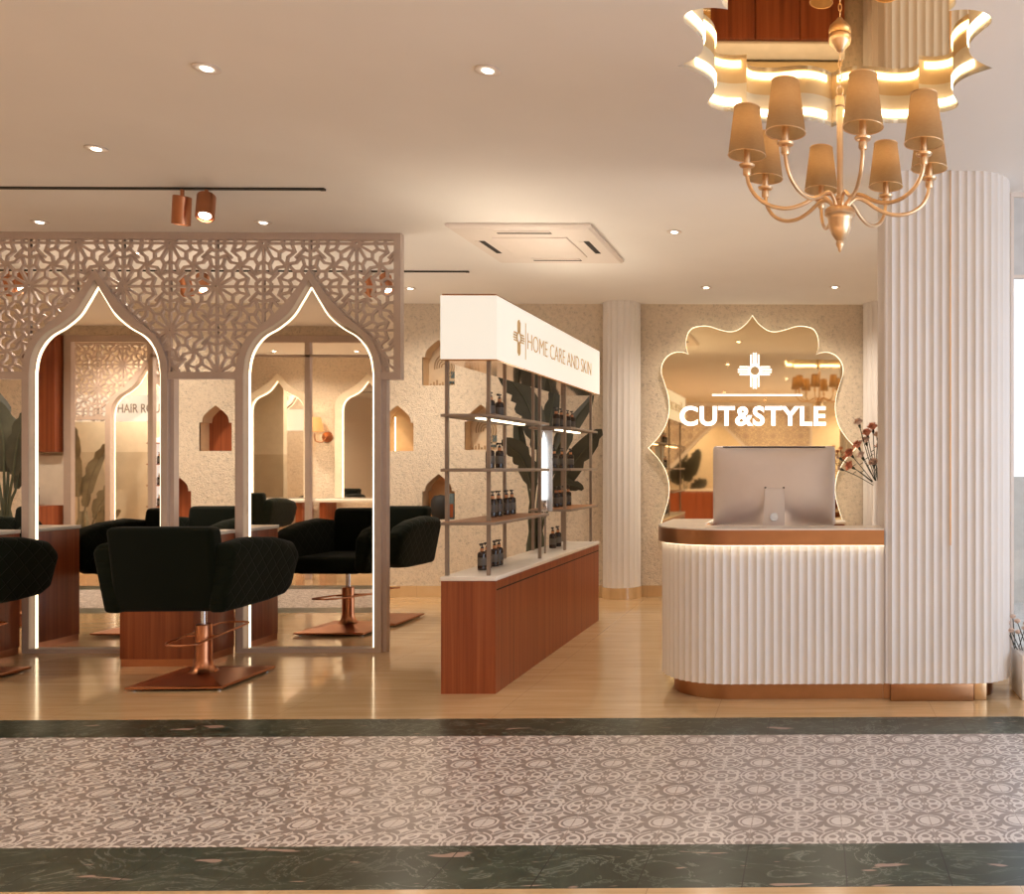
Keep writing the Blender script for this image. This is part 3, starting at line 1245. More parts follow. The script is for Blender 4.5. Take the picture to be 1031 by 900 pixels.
levels = {'top': shelf_z[0] + 0.003, 'middle': shelf_z[1] + 0.003, 'low': shelf_z[2] + 0.003, 'counter': ztop + 0.0005}
bot = [
    ('top', 0, [494, 503]), ('top', 1, [560, 565, 571.5, 576]),
    ('middle', 0, [493.5, 503]), ('middle', 1, [558, 566, 574.5]),
    ('low', 0, [496, 502, 510, 515.3]), ('low', 1, [560, 563.8, 567.8, 572]),
    ('counter', 0, [485.5, 490.5, 498, 502.3]), ('counter', 1, [556.5, 561.8])]
ORD = ['nearest', 'second', 'third', 'farthest']
where = {'top': 'top shelf', 'middle': 'middle shelf', 'low': 'lowest shelf', 'counter': 'white worktop'}
proto = None
for lv, bay, pxs in bot:
    for k, px in enumerate(pxs):
        X = ox - 0.045
        d = ray(px, 500)
        Y = X * d.y / d.x
        o_ = {0: 'nearest', len(pxs) - 1: 'farthest'}.get(k, ORD[k])
        lab = f'amber pump bottle on the {where[lv]}, {"near" if bay == 0 else "far"} rack bay, {o_} in its row'
        grp = f'pump bottles on the display shelf'
        if proto is None:
            proto = make_bottle(lab, grp, (X, Y, levels[lv]))
        else:
            dup(proto, (X, Y, levels[lv]), random.uniform(-0.2, 0.2), lab, grp)

# ------------------------------------------------------------------ lattice pattern
S_ = 6.58 / 900.0            # metres per pixel at the screen
DXR, DZR = 46.25 * S_, 43.3 * S_


def lattice_segments(x0, x1, z0, z1, cx, cz):
    """rosette lattice: twelve spokes, a zigzag ring, an outer ring and small octagons in the gaps"""
    segs = []
    k = 1.0
    R1, R2, R3 = 18.0 * S_ * k, 22.0 * S_ * k, 32.0 * S_ * k
    i0, i1 = int((x0 - cx) / DXR) - 2, int((x1 - cx) / DXR) + 2
    j0, j1 = int((z0 - cz) / DZR) - 2, int((z1 - cz) / DZR) + 2
    for i in range(i0, i1 + 1):
        for j in range(j0, j1 + 1):
            x, z = cx + i * DXR, cz + j * DZR

            def pt(r, a):
                return (x + r * cos(radians(a)), z + r * sin(radians(a)))
            if (i + j) % 2 == 0:
                for q in range(12):
                    a = 30 * q
                    segs.append((pt(2.6 * S_, a), pt(R1, a)))
                    segs.append((pt(2.6 * S_, a), pt(2.6 * S_, a + 30)))
                    segs.append((pt(R1, a), pt(R2, a + 15)))
                    segs.append((pt(R2, a + 15), pt(R1, a + 30)))
                    segs.append((pt(R2, a + 15), pt(R3, a + 15)))
                    segs.append((pt(R3, a + 15), pt(R3 * 0.87, a + 30)))
                    segs.append((pt(R3 * 0.87, a), pt(R3, a + 15)))
                    if q % 3 == 0:
                        segs.append((pt(R1, a), pt(R3 * 1.45, a)))
            else:
                r = 8.0 * S_
                for q in range(8):
                    segs.append((pt(r, 45 * q + 22.5), pt(r, 45 * q + 67.5)))
                for q in range(4):
                    segs.append((pt(r, 45 + 90 * q), pt(20 * S_, 45 + 90 * q)))
    return segs


def inside(p, poly):
    x, y = p
    c = False
    n = len(poly)
    for i in range(n):
        x0, y0 = poly[i]
        x1, y1 = poly[i - 1]
        if (y0 > y) != (y1 > y) and x < (x1 - x0) * (y - y0) / (y1 - y0) + x0:
            c = not c
    return c


def lattice_mesh(segs, rect, holes, y0, y1, w):
    mb = MB()
    X0, X1, Z0, Z1 = rect
    h = w / 2
    rj = random.Random(11)
    for (a, b) in segs:
        dy = rj.uniform(0, 0.003)
        a, b = Vector(a), Vector(b)
        L = (b - a).length
        n = max(1, int(L / 0.03))
        keep = []
        for k in range(n):
            m = a + (b - a) * ((k + 0.5) / n)
            ok = X0 < m.x < X1 and Z0 < m.y < Z1 and not any(inside((m.x, m.y), q) for q in holes)
            keep.append(ok)
        k = 0
        while k < n:
            if keep[k]:
                e_ = k
                while e_ < n and keep[e_]:
                    e_ += 1
                p, q = a + (b - a) * (k / n), a + (b - a) * (e_ / n)
                d = (q - p).normalized()
                s_ = Vector((-d.y, d.x)) * h
                p -= d * h * 0.6
                q += d * h * 0.6
                mb.hexa([(p.x - s_.x, y0 + dy, p.y - s_.y), (q.x - s_.x, y0 + dy, q.y - s_.y), (q.x - s_.x, y1 - dy, q.y - s_.y), (p.x - s_.x, y1 - dy, p.y - s_.y),
                         (p.x + s_.x, y0 + dy, p.y + s_.y), (q.x + s_.x, y0 + dy, q.y + s_.y), (q.x + s_.x, y1 - dy, q.y + s_.y), (p.x + s_.x, y1 - dy, p.y + s_.y)])
                k = e_
            else:
                k += 1
    return mb


# ------------------------------------------------------------------ arched mirrors
def half_curve(pts, n=5):
    """pts (dx px, y px) from the foot to the tip -> x,z metres about the arch centre"""
    straight = [(pts[0][0] * S_, 0.0)]
    c = [Vector((dx * S_, EYE + (PY0 - y) * S_)) for dx, y in pts[1:]]
    return straight + [(p.x, p.y) for p in crom(c, n)]


OUTER = half_curve([(71.5, 655), (71.5, 382), (70.5, 365), (67, 353), (60, 340), (47.5, 328.7), (33, 316.0), (15.5, 296), (6.5, 283), (0, 273)])
INNER = half_curve([(65, 655), (65, 378), (62.8, 361), (57.5, 348), (48.5, 337), (34.5, 328.2), (20, 316.4), (11, 302.8), (4.6, 292), (0, 283.5)])
LEDP = half_curve([(62, 655), (62, 376), (59.6, 361), (54.2, 349), (45.2, 338.8), (31.6, 330.6), (18, 319), (9, 305.2), (3.6, 296), (0, 289.8)])


def full(h):
    return list(h) + [(-x, z) for x, z in reversed(h[:-1])]


ARCH_Y = 6.60


def make_arch(label, loc, mirror=True, group='arched mirrors'):
    t = thing('arched_mirror' if mirror else 'pointed_archway', label, 'mirror' if mirror else 'arch', loc, 0, group)
    o_, i_ = full(OUTER), full(INNER)
    MB().band_y(o_, i_, -0.03, 0.06).build('frame', 'screen_paint', t, smooth=30)
    # slimmer back frame seen past the front one
    oo = [(x * 1.055, z) for x, z in o_]
    MB().band_y(oo, [(x * 0.99, z) for x, z in o_], 0.0, 0.05).build('back_frame', 'screen_paint', t, smooth=30)
    MB().box(-65 * S_, 65 * S_, -0.03, 0.06, 0.0, 0.032).build('sill', 'screen_paint', t)
    l_ = full(LEDP)
    l_ = [(x, max(z, 0.033)) for x, z in l_]
    inn = [(x * 0.9895, z - (0.0045 if z > 2.0 else 0.0)) for x, z in l_]
    MB().band_y(l_, inn, 0.002, 0.011).build('led_strip', 'led_line', t)
    if mirror:
        MB().prism_y(i_, 0.012, 0.020).build('glass', 'mirror', t)
    return t


ac = [P(311.5, 500, 6.58).x, P(96.3, 500, 6.58).x]
make_arch('tall pointed mirror with lit edge, at the free end of the lattice screen', (ac[0], ARCH_Y, 0))
make_arch('tall pointed mirror with lit edge, farther from the sign box', (ac[1], ARCH_Y, 0))
SPC = ac[0] - ac[1]

# ------------------------------------------------------------------ lattice screen
SX1 = P(403, 300, 6.57).x
SX0 = ac[1] - 1.0 * SPC
SZ0, SZ1 = P(403, 382, 6.58).z, CEIL - 0.001
t = thing('lattice_screen', 'carved rosette lattice screen hung from the ceiling around the lit arches', 'screen', (0, 6.575, 0))
rc = P(217, 288, 6.58)
arch_poly = [[(c + x, z) for x, z in full(OUTER)] for c in ac]
mb = lattice_mesh(lattice_segments(SX0, SX1, SZ0, SZ1, rc.x, rc.z), (SX0 + 0.02, SX1 - 0.02, SZ0 + 0.02, SZ1 - 0.02), arch_poly, 0.012, 0.036, 0.0180)
mb.build('lattice', 'screen_paint', t)
mb = MB()
fw = 0.05
mb.box(SX0, SX1, 0.0, 0.055, SZ1 - fw, SZ1)
mb.box(SX1 - fw, SX1, 0.0, 0.055, SZ0, SZ1 - fw)
edges = [SX0] + sorted([c + s * 71.0 * S_ for c in ac for s in (-1, 1)]) + [SX1 - fw]
for a, b in zip(edges[0::2], edges[1::2]):
    mb.box(a, b, 0.0, 0.055, SZ0, SZ0 + fw)
mb.build('border', 'screen_paint', t)

# ------------------------------------------------------------------ styling stations under the mirrors
fx0, fx1 = P(120.5, 600, 6.13).x, P(194.5, 600, 6.13).x
for k in range(2):
    t = thing('styling_counter', ['red-brown styling counter with white top behind the middle chair',
                                  'red-brown styling counter with white top at the farther mirror'][k], 'counter', (fx0 - k * SPC, 6.13, 0), group='styling counters')
    w = fx1 - fx0
    MB().box(0, w, 0.0, 0.435, 0.05, 0.875).build('body', 'wood', t, bevel=0.003)
    MB().box(0.004, w - 0.004, 0.004, 0.43, 0.0, 0.05).build('kick_strip', 'copper_dark', t)
    MB().box(-0.006, w + 0.006, -0.008, 0.436, 0.875, 0.902).build('top', 'stone_white', t, bevel=0.003)


# ------------------------------------------------------------------ salon chairs (face +y)
def make_chair(label, loc, rz, group):
    t = thing('salon_chair', label, 'chair', loc, rz, group)
    # seat
    MB().box(-0.27, 0.27, -0.25, 0.33, 0.50, 0.64).build('seat', 'velvet_plain', t, bevel=0.045, seg=4)
    # backrest: wide upright slab, slightly leaning back, top corners soft
    pts = [(-0.30, -0.36, 0.49), (0.30, -0.36, 0.49), (0.30, -0.22, 0.49), (-0.30, -0.22, 0.49),
           (-0.305, -0.43, 1.00), (0.305, -0.43, 1.00), (0.295, -0.30, 1.00), (-0.295, -0.30, 1.00)]
    MB().hexa(pts).build('backrest', 'velvet_plain', t, bevel=0.035, seg=4)
    for sx in (-1, 1):
        # arm: leans outward, its underside narrower, nose rounded
        prof = [(-0.375, 0.485, 0.90), (-0.15, 0.485, 0.925), (0.12, 0.49, 0.905), (0.30, 0.505, 0.865), (0.385, 0.55, 0.80)]
        rings = []
        for (y, zb_, zt_) in prof:
            wi, wo_b, wo_t = 0.25, 0.345, 0.415
            if y > 0.35:
                wo_b, wo_t = 0.34, 0.395
            rings.append([Vector((sx * wi, y, zb_)), Vector((sx * wo_b, y, zb_)), Vector((sx * wo_t, y, zt_ - 0.05)), Vector((sx * (wo_t - 0.035), y, zt_)), Vector((sx * (wi + 0.02), y, zt_ - 0.01))])
        MB().loft(rings).build('armrest', 'velvet', t, bevel=0.03, seg=4)
    # column
    MB().lathe([(0.0, 0.48), (0.11, 0.48), (0.11, 0.50), (0.0, 0.50)], (0, 0, 0), 20).build('seat_plate', 'copper_dark', t)
    MB().lathe([(0.0, 0.34), (0.017, 0.34), (0.017, 0.485), (0.0, 0.485)], (0, 0, 0), 16).build('piston', 'steel', t, smooth=40)
    MB().lathe([(0.0, 0.05), (0.095, 0.052), (0.072, 0.07), (0.053, 0.10), (0.046, 0.14), (0.046, 0.352), (0.042, 0.36), (0.0, 0.36)], (0, 0, 0), 24).build('column', 'copper_dark', t, smooth=40)
    fr = crom([(-0.10, -0.20, 0.27), (-0.02, -0.235, 0.265), (0.085, -0.22, 0.27), (0.095, -0.1, 0.28), (0.09, 0.28, 0.305), (0.05, 0.36, 0.31), (-0.07, 0.36, 0.31), (-0.105, 0.28, 0.305), (-0.105, -0.1, 0.28)], 5, True)
    MB().tube(fr, 0.007, 8, closed=True).tube([(-0.10, 0, 0.285), (0.092, 0, 0.285)], 0.007, 8).build('footrest', 'copper_dark', t, smooth=60)
    # low pyramid plate
    h = 0.285
    mb = MB()
    rings = [[Vector((sx * r, sy * r, z)) for sx, sy in ((-1, -1), (1, -1), (1, 1), (-1, 1))] for r, z in ((h - 0.006, 0.012), (h, 0.016), (h, 0.026), (h - 0.01, 0.03), (0.07, 0.062))]
    mb.loft(rings)
    mb.build('base_plate', 'copper_dark', t)
    for sx in (-1, 1):
        for sy in (-1, 1):
            MB().lathe([(0.0, 0.0), (0.012, 0.0), (0.014, 0.012), (0.0, 0.014)], (sx * 0.25, sy * 0.25, 0), 10).build('foot_pad', 'steel', t)
    return t


chx, chy = -3.865, 5.73
ch = make_chair('dark green velvet salon chair on a copper pedestal, wholly in view before the arches', (chx, chy, 0), radians(2), 'salon chairs')
dup(ch, (chx - 1.615, chy, 0), radians(1), 'dark green velvet salon chair cut off by the picture edge')
dup(ch, (chx - 3.23, chy, 0), 0.0, 'dark green velvet salon chair beyond the picture edge, seen only in mirrors')
bx = P(380, 600, 7.9).x
dup(ch, (bx, 7.9, 0), radians(180), 'dark green velvet salon chair facing out behind the end post of the screen')
dup(ch, (bx - 1.56, 7.9, 0), radians(180), 'dark green velvet salon chair seen behind the gap between the arches')
dup(ch, (bx - 3.12, 7.9, 0), radians(180), 'dark green velvet salon chair behind the screen near the tall plant')


# ------------------------------------------------------------------ banana plants
def leaf_blade(mb, ms, pts, width, lean, blade_from=0.4, seed=1):
    """a banana leaf along a 3-D path: thin stalk, then a blade folded along its midrib with a few tears"""
    path = crom([Vector(p) for p in pts], 7)
    n = len(path) - 1
    rnd = random.Random(seed)
    s0 = int(n * blade_from)
    ms.tube(path, [0.017 * (1 - 0.85 * k / n) for k in range(n + 1)], 6)
    rows = []
    for k in range(s0, n + 1):
        s_ = (k - s0) / (n - s0)
        t_ = (path[min(k + 1, n)] - path[max(k - 1, 0)]).normalized()
        side = Vector((t_.z, 0, -t_.x))
        side = (side.normalized() + Vector((0, lean, 0))).normalized()
        nor = t_.cross(side).normalized()
        w = width * (max(0.0, sin(pi * min(1, s_ * 0.92 + 0.07))) ** 0.6) if k < n else width * 0.03
        wl = w * (0.70 if rnd.random() < 0.22 else 1)
        wr = w * (0.70 if rnd.random() < 0.22 else 1)
        p = path[k]
        rows.append([p + side * wl + nor * 0.14 * wl, p + side * wl * 0.5 + nor * 0.10 * wl, p, p - side * wr * 0.5 + nor * 0.10 * wr, p - side * wr + nor * 0.14 * wr])
    mb.loft(rows, cap=False, closed=False)


def banana(name, label, loc, leaves, mats=('leaf', 'stem', 'pot_brown'), trunk=0.6):
    """leaves: (points relative to the plant's foot, half width, lean)"""
    t = thing(name, label, 'plant', loc)
    mb, ms = MB(), MB()
    for k, (pts, wd, lean) in enumerate(leaves):
        leaf_blade(mb, ms, [(0.02 * (k % 3 - 1), 0.02 * (k % 2), 0.34)] + list(pts), wd, lean, 0.5, k + 3)
    for q in range(3):
        ms.tube([(0.06 * cos(q * 2.1), 0.06 * sin(q * 2.1), 0.34), (0.05 * cos(q * 2.1), 0.05 * sin(q * 2.1), trunk), (0.03 * cos(q * 2.1), 0.03 * sin(q * 2.1), trunk + 0.25)], [0.055, 0.045, 0.015], 10)
    mb.build('foliage', mats[0], t, smooth=60)
    ms.build('stems', mats[1], t, smooth=60)
    mb = MB()
    mb.hexa([(-0.17, -0.17, 0), (0.17, -0.17, 0), (0.17, 0.17, 0), (-0.17, 0.17, 0), (-0.21, -0.21, 0.36), (0.21, -0.21, 0.36), (0.21, 0.21, 0.36), (-0.21, 0.21, 0.36)])
    mb.build('pot', mats[2], t, bevel=0.01)
    MB().box(-0.19, 0.19, -0.19, 0.19, 0.345, 0.365).build('soil', 'dark_slot', t)
    return t


def leaf_pts(foot, proj, pix, Y, dy):
    """pixel path -> points relative to the plant's foot, drifting dy in depth"""
    m = len(pix)
    return [proj(x, y, Y + dy * (k + 1) / m) - Vector(foot) for k, (x, y) in enumerate(pix)]


pb = P(539, 560, 8.65)
foot = (pb.x, 8.65, 0)
banana('banana_plant', 'tall dark banana plant in a brown pot behind the display shelf', foot, [
    (leaf_pts(foot, P, px_, 8.65, dy), w, l) for px_, dy, w, l in (
        ([(536, 520), (541, 470), (539, 432), (526, 398), (502, 371)], -0.15, 0.125, 0.5),
        ([(533, 525), (535, 492), (526, 462), (505, 443)], -0.25, 0.125, -0.4),
        ([(545, 525), (552, 480), (568, 438), (598, 398)], 0.10, 0.105, -0.4),
        ([(546, 530), (558, 500), (578, 466), (606, 432)], -0.20, 0.105, 0.4),
        ([(541, 515), (546, 460), (554, 420), (560, 384)], 0.15, 0.075, 0.3),
        ([(538, 528), (545, 505), (566, 488), (588, 492)], -0.2, 0.07, 0.3),
        ([(536, 520), (530, 480), (524, 450), (520, 420)], 0.2, 0.06, 0.3))], trunk=0.62)
pb = P(6, 520, 8.6)
foot = (pb.x, 8.6, 0)
banana('banana_plant', 'tall dark banana plant behind the screen near the picture edge', foot, [
    (leaf_pts(foot, P, px_, 8.6, dy), w, l) for px_, dy, w, l in (
        ([(5, 515), (4, 475), (3, 440), (-6, 402)], -0.1, 0.12, 0.3),
        ([(8, 515), (13, 478), (17, 448), (25, 414)], -0.1, 0.085, 0.4),
        ([(9, 515), (16, 492), (20, 470), (28, 452)], 0.15, 0.09, -0.3),
        ([(3, 515), (-6, 470), (-22, 440), (-45, 430)], 0.0, 0.12, 0.4),
        ([(7, 510), (8, 460), (2, 420), (-20, 385)], 0.2, 0.10, 0.3))], trunk=0.7)

# vase and books in the low niche
nx, nz = niches[4][0], niches[4][1]
t = thing('clay_vase', 'round dark clay vase standing in the copper-toned wall niche', 'vase', (nx - 0.01, Y_BACK + 0.07, nz + 0.001))
MB().lathe([(0.0, 0.0), (0.06, 0.0), (0.085, 0.04), (0.095, 0.12), (0.09, 0.20), (0.06, 0.245), (0.0, 0.255)], (0, 0, 0), 20).build('vase_body', 'dark_slot', t, smooth=50)
t = thing('dark_box', 'dark upright box beside the clay vase in the copper-toned niche', 'box', (nx + 0.125, Y_BACK + 0.07, nz + 0.001))
MB().box(-0.02, 0.025, -0.05, 0.05, 0.0, 0.27).build('box_body', 'art_blue', t, bevel=0.003)
MB().box(-0.015, 0.02, -0.052, -0.05, 0.02, 0.16).build('front_panel', 'wood', t)

# ------------------------------------------------------------------ ceiling fittings
spots = []


def spot_light(x, y, z, power, size=150, blend=1.0, color=WARM, aim=None):
    l = bpy.data.lights.new('lamp_light', 'SPOT')
    l.energy = power
    l.color = color
    l.spot_size = radians(size)
    l.spot_blend = blend
    l.shadow_soft_size = 0.05
    o = bpy.data.objects.new('lamp_light', l)
    o.location = (x, y, z)
    if aim is not None:
        o.rotation_euler = Vector(aim).to_track_quat('-Z', 'Y').to_euler()
    COL.objects.link(o)
    return o


def make_downlight(label, loc):
    t = thing('downlight', label, 'light', loc, 0, 'recessed ceiling downlights')
    MB().lathe([(0.036, -0.001), (0.052, -0.001), (0.055, -0.006), (0.050, -0.009), (0.036, -0.006)], (0, 0, 0), 24).build('trim_ring', 'white_plastic', t, smooth=60)
    MB().lathe([(0.0, -0.002), (0.024, -0.002), (0.024, -0.007), (0.018, -0.011), (0.0, -0.0125)], (0, 0, 0), 20).build('lens', 'lamp_disc', t)
    return t


dl = [((208, 68), 'recessed ceiling downlight, highest of those left of the chandelier, before the track'),
      ((491, 70), 'recessed ceiling downlight midway between the chandelier and the track lights'),
      ((97, 149), 'recessed ceiling downlight just before the long black track'),
      ((40, 223), 'recessed ceiling downlight above the farther lit arch, left of its tip'),
      ((265, 223.5), 'recessed ceiling downlight between the track and the nearer lit arch'),
      ((136, 254), 'recessed ceiling downlight seen through the lattice between the arches'),
      ((413, 290), 'recessed ceiling downlight just right of the lattice screen'),
      ((679, 233), 'recessed ceiling downlight between the air conditioner and the chandelier'),
      ((711, 289), 'recessed ceiling downlight above the left lobe of the mirror'),
      ((840.5, 288.5), 'recessed ceiling downlight above the right lobe of the mirror')]
pd = None
for (px, py), lab in dl:
    p = FL(px, py, CEIL)
    if pd is None:
        pd = make_downlight(lab, p)
    else:
        dup(pd, p, None, lab)
    if p.y > 6.6:
        spot_light(p.x, p.y, CEIL - 0.03, BACK_POWER)
    else:
        spot_light(p.x, p.y, CEIL - 0.03, DOWN_POWER * (0.12 if p.y > 5.5 and p.x < -2 else 1.0), 80 if p.y > 5.5 else 115)
# unseen downlights outside the picture, added to light the room, wing and facade
for (x, y) in ((-6.2, 3.8), (-8.6, 3.8), (-8.2, 7.6), (-9.6, 5.6), (-9.4, 0.7), (-8.7, 0.7), (-7.9, 0.0), (-6.7, 0.0), (-9.3, 1.7), (-7.6, 1.7), (-3.3, -3.95), (-1.2, -3.95), (0.9, -3.8), (-3.5, 1.0), (-2.0, -1.6), (-0.5, 1.5), (-4.5, -1.6), (2.6, 2.5), (-6.6, 8.6), (2.4, -1.5)):
    dup(pd, (x, y, CEIL), None, 'recessed ceiling downlight outside the picture, added to light the room')
    spot_light(x, y, CEIL - 0.03, BACK_POWER if y > 6.2 else (WING_POWER if (x < -6 or y < -1) else DOWN_POWER))


# tracks with can spots
def make_track(label, px_end, py, loc_x0):
    e_ = FL(px_end, py, CEIL)
    t = thing('light_track', label, 'light track', (e_.x, e_.y, CEIL))
    MB().box(loc_x0 - e_.x, 0.0, -0.011, 0.011, -0.012, -0.0005).build('rail', 'black_metal', t)
    MB().box(-0.03, 0.0, -0.013, 0.013, -0.014, -0.0005).build('end_cap', 'black_metal', t)
    return e_.y


yt1 = make_track('long thin black ceiling track in front of the lattice screen', 327, 189.6, XL + 0.2)
yt2 = make_track('long thin black ceiling track behind the lattice screen', 472, 272.8, XL + 0.2)


def make_can(label, loc, tilt, az):
    t = thing('track_spot', label, 'spotlight', loc, 0, 'copper can spotlights on the tracks')
    MB().tube([(0, 0, -0.0125), (0, 0, -0.055)], 0.011, 10).build('stem', 'copper_dark', t)
    ax = Vector((sin(tilt) * cos(az), sin(tilt) * sin(az), -cos(tilt)))
    c = Vector((0, 0, -0.053)) + ax * 0.0
    r = 0.05
    MB().lathe([(0.0, 0.0), (r - 0.004, 0.0), (r, 0.004), (r, 0.170), (r - 0.006, 0.172), (r - 0.008, 0.155), (0.0, 0.155)], c, 24, ax).build('can', 'copper_dark', t, smooth=40)
    MB().lathe([(0.0, 0.156), (0.032, 0.156), (0.032, 0.160), (0.0, 0.160)], c, 20, ax).build('lens', 'lamp_disc', t)
    return t, c, ax


def X_at(px, Y):
    return P(px, 200, Y).x


cans = [((183.5, yt1), radians(8), radians(140), 'copper can spotlight turned away, left one of the pair on the front track'),
        ((208, yt1), radians(30), radians(-62), 'copper can spotlight turned towards the viewer on the front track'),
        ((185, yt2), radians(24), radians(100), 'copper can spotlight turned away behind the lattice between the arches'),
        ((204, yt2), radians(36), radians(-55), 'copper can spotlight aimed forward behind the lattice between the arches'),
        ((8, yt2), radians(24), radians(100), 'copper can spotlight turned away behind the lattice by the picture edge'),
        ((24, yt2), radians(36), radians(-55), 'copper can spotlight aimed forward behind the lattice by the picture edge'),
        ((371, yt2), radians(24), radians(100), 'copper can spotlight turned away behind the free end of the lattice'),
        ((388, yt2), radians(36), radians(-55), 'copper can spotlight aimed forward behind the free end of the lattice')]
for (px, Y), tilt, az, lab in cans:
    X = X_at(px, Y)
    o, c, ax = make_can(lab, (X, Y, CEIL), tilt, az)
    q = Vector((X, Y, CEIL)) + c + ax * 0.17
    spot_light(q.x, q.y, q.z, 90.0 if (Y > 7 and sin(az) > 0) else 8.0, 90, 0.8, WARM, ax)

# air conditioner cassette
a0, a1 = FL(448, 224, CEIL), FL(594, 224, CEIL)
b0 = FL(498, 261, CEIL)
w, d = a1.x - a0.x, b0.y - a0.y
t = thing('air_conditioner', 'square white ceiling cassette air conditioner with four dark slots', 'air conditioner', (a0.x + w / 2, a0.y + d / 2, CEIL))
mb = MB()
rings = [[Vector((sx * w / 2 * r, sy * d / 2 * r, z)) for sx, sy in ((-1, -1), (1, -1), (1, 1), (-1, 1))] for r, z in ((0.985, -0.0005), (1.0, -0.008), (1.0, -0.022), (0.96, -0.036))]
mb.loft(rings)
mb.build('panel', 'white_plastic', t)
MB().box(-w * 0.27, w * 0.27, -d * 0.27, d * 0.27, -0.046, -0.034).build('grille', 'white_plastic', t, bevel=0.006)
for (x0, x1, y0, y1) in ((-w * .19, w * .19, -d * .40, -d * .36), (-w * .19, w * .19, d * .36, d * .40), (-w * .40, -w * .36, -d * .17, d * .17), (w * .36, w * .40, -d * .17, d * .17)):
    s_o = MB().box(x0, x1, y0, y1, -0.0385, -0.034).build('air_slot', 'dark_slot', t)
    ex = 0.035
    if x1 - x0 > y1 - y0:
        MB().box(x0, x1, y0 - ex, y0, -0.041, -0.035).build('flap', 'white_plastic', s_o)
    else:
        MB().box(x0 - ex, x0, y0, y1, -0.041, -0.035).build('flap', 'white_plastic', s_o)

# ------------------------------------------------------------------ chandelier
ZM = CEIL + H_REC
t = thing('chandelier', 'brass eight-arm chandelier with tapered tan shades under the ceiling recess', 'chandelier', (CH.x, CH.y, 0))
MB().lathe([(0.0, ZM - 0.075), (0.012, ZM - 0.072), (0.018, ZM - 0.062), (0.045, ZM - 0.035), (0.050, ZM - 0.015), (0.046, ZM - 0.001), (0.0, ZM - 0.001)], (0, 0, 0), 28).build('canopy', 'brass', t, smooth=50)
mb = MB()
zz = ZM - 0.075
k = 0
while zz > 2.995:
    pts = [(0.007 * cos(a) * (1 if k % 2 else 0), 0.007 * cos(a) * (0 if k % 2 else 1), zz - 0.016 + 0.018 * sin(a)) for a in [2 * pi * q / 10 for q in range(10)]]
    mb.tube(pts, 0.0022, 5, closed=True)
    zz -= 0.029
    k += 1
pts = [(0.014 * cos(a), 0, 2.968 + 0.022 * sin(a)) for a in [2 * pi * q / 14 for q in range(14)]]
mb.tube(pts, 0.003, 6, closed=True)
mb.build('chain', 'brass', t)
MB().lathe([(0.0, 2.945), (0.012, 2.945), (0.020, 2.938), (0.020, 2.90), (0.014, 2.895), (0.0135, 2.52), (0.018, 2.515), (0.018, 2.50), (0.0135, 2.495), (0.0135, 2.44), (0.0, 2.44)], (0, 0, 0), 20).build('rod', 'brass', t, smooth=40)
MB().lathe([(0.0, 2.46), (0.058, 2.46), (0.066, 2.452), (0.066, 2.432), (0.055, 2.425), (0.052, 2.41), (0.050, 2.385), (0.038, 2.352), (0.022, 2.33), (0.015, 2.322), (0.018, 2.312), (0.015, 2.300), (0.010, 2.292), (0.006, 2.278), (0.0, 2.272)], (0, 0, 0), 28).build('hub', 'brass', t, smooth=50)
ARM = crom([(0.030, 2.455), (0.042, 2.485), (0.075, 2.508), (0.115, 2.498), (0.165, 2.468), (0.23, 2.448), (0.30, 2.455), (0.36, 2.49), (0.392, 2.54), (0.40, 2.585)], 4)
for k in range(8):
    az = radians(-90 + 11 + 45 * k)
    c, s = cos(az), sin(az)
    arm = MB().tube([(p.x * c, p.x * s, p.y) for p in ARM], 0.0085, 8).build('arm', 'brass', t, smooth=60)
    ctr = (0.40 * c, 0.40 * s, 0)
    MB().lathe([(0.0, 2.575), (0.014, 2.575), (0.017, 2.582), (0.017, 2.602), (0.013, 2.606), (0.030, 2.612), (0.034, 2.620), (0.012, 2.622), (0.014, 2.628), (0.014, 2.69), (0.0, 2.69)], ctr, 18).build('candle_cup', 'brass', arm, smooth=40)
    mb = MB()
    prof = [(0.079, 2.660), (0.054, 2.860)]
    n = 28
    mb.loft([[Vector((ctr[0] + r * cos(2 * pi * q / n), ctr[1] + r * sin(2 * pi * q / n), z)) for q in range(n)] for r, z in prof], cap=False)
    sh = mb.build('lamp_shade', 'shade_fabric', arm, smooth=60)
    for nm, (r, z) in zip(('bottom_ring', 'top_ring'), prof):
        MB().tube([(ctr[0] + r * cos(2 * pi * q / n), ctr[1] + r * sin(2 * pi * q / n), z) for q in range(n)], 0.0022, 5, closed=True).build(nm, 'brass', arm)
    MB().lathe([(0.0, 2.69), (0.010, 2.692), (0.015, 2.72), (0.012, 2.75), (0.0, 2.765)], ctr, 12).build('candle_bulb', 'bulb', arm, smooth=60)
    l = bpy.data.lights.new('shade_light', 'POINT')
    l.energy = CHAND_POWER
    l.color = (1.0, 0.70, 0.40)
    l.shadow_soft_size = 0.02
    lo = bpy.data.objects.new('shade_light', l)
    lo.location = (CH.x + ctr[0], CH.y + ctr[1], 2.79)
    COL.objects.link(lo)

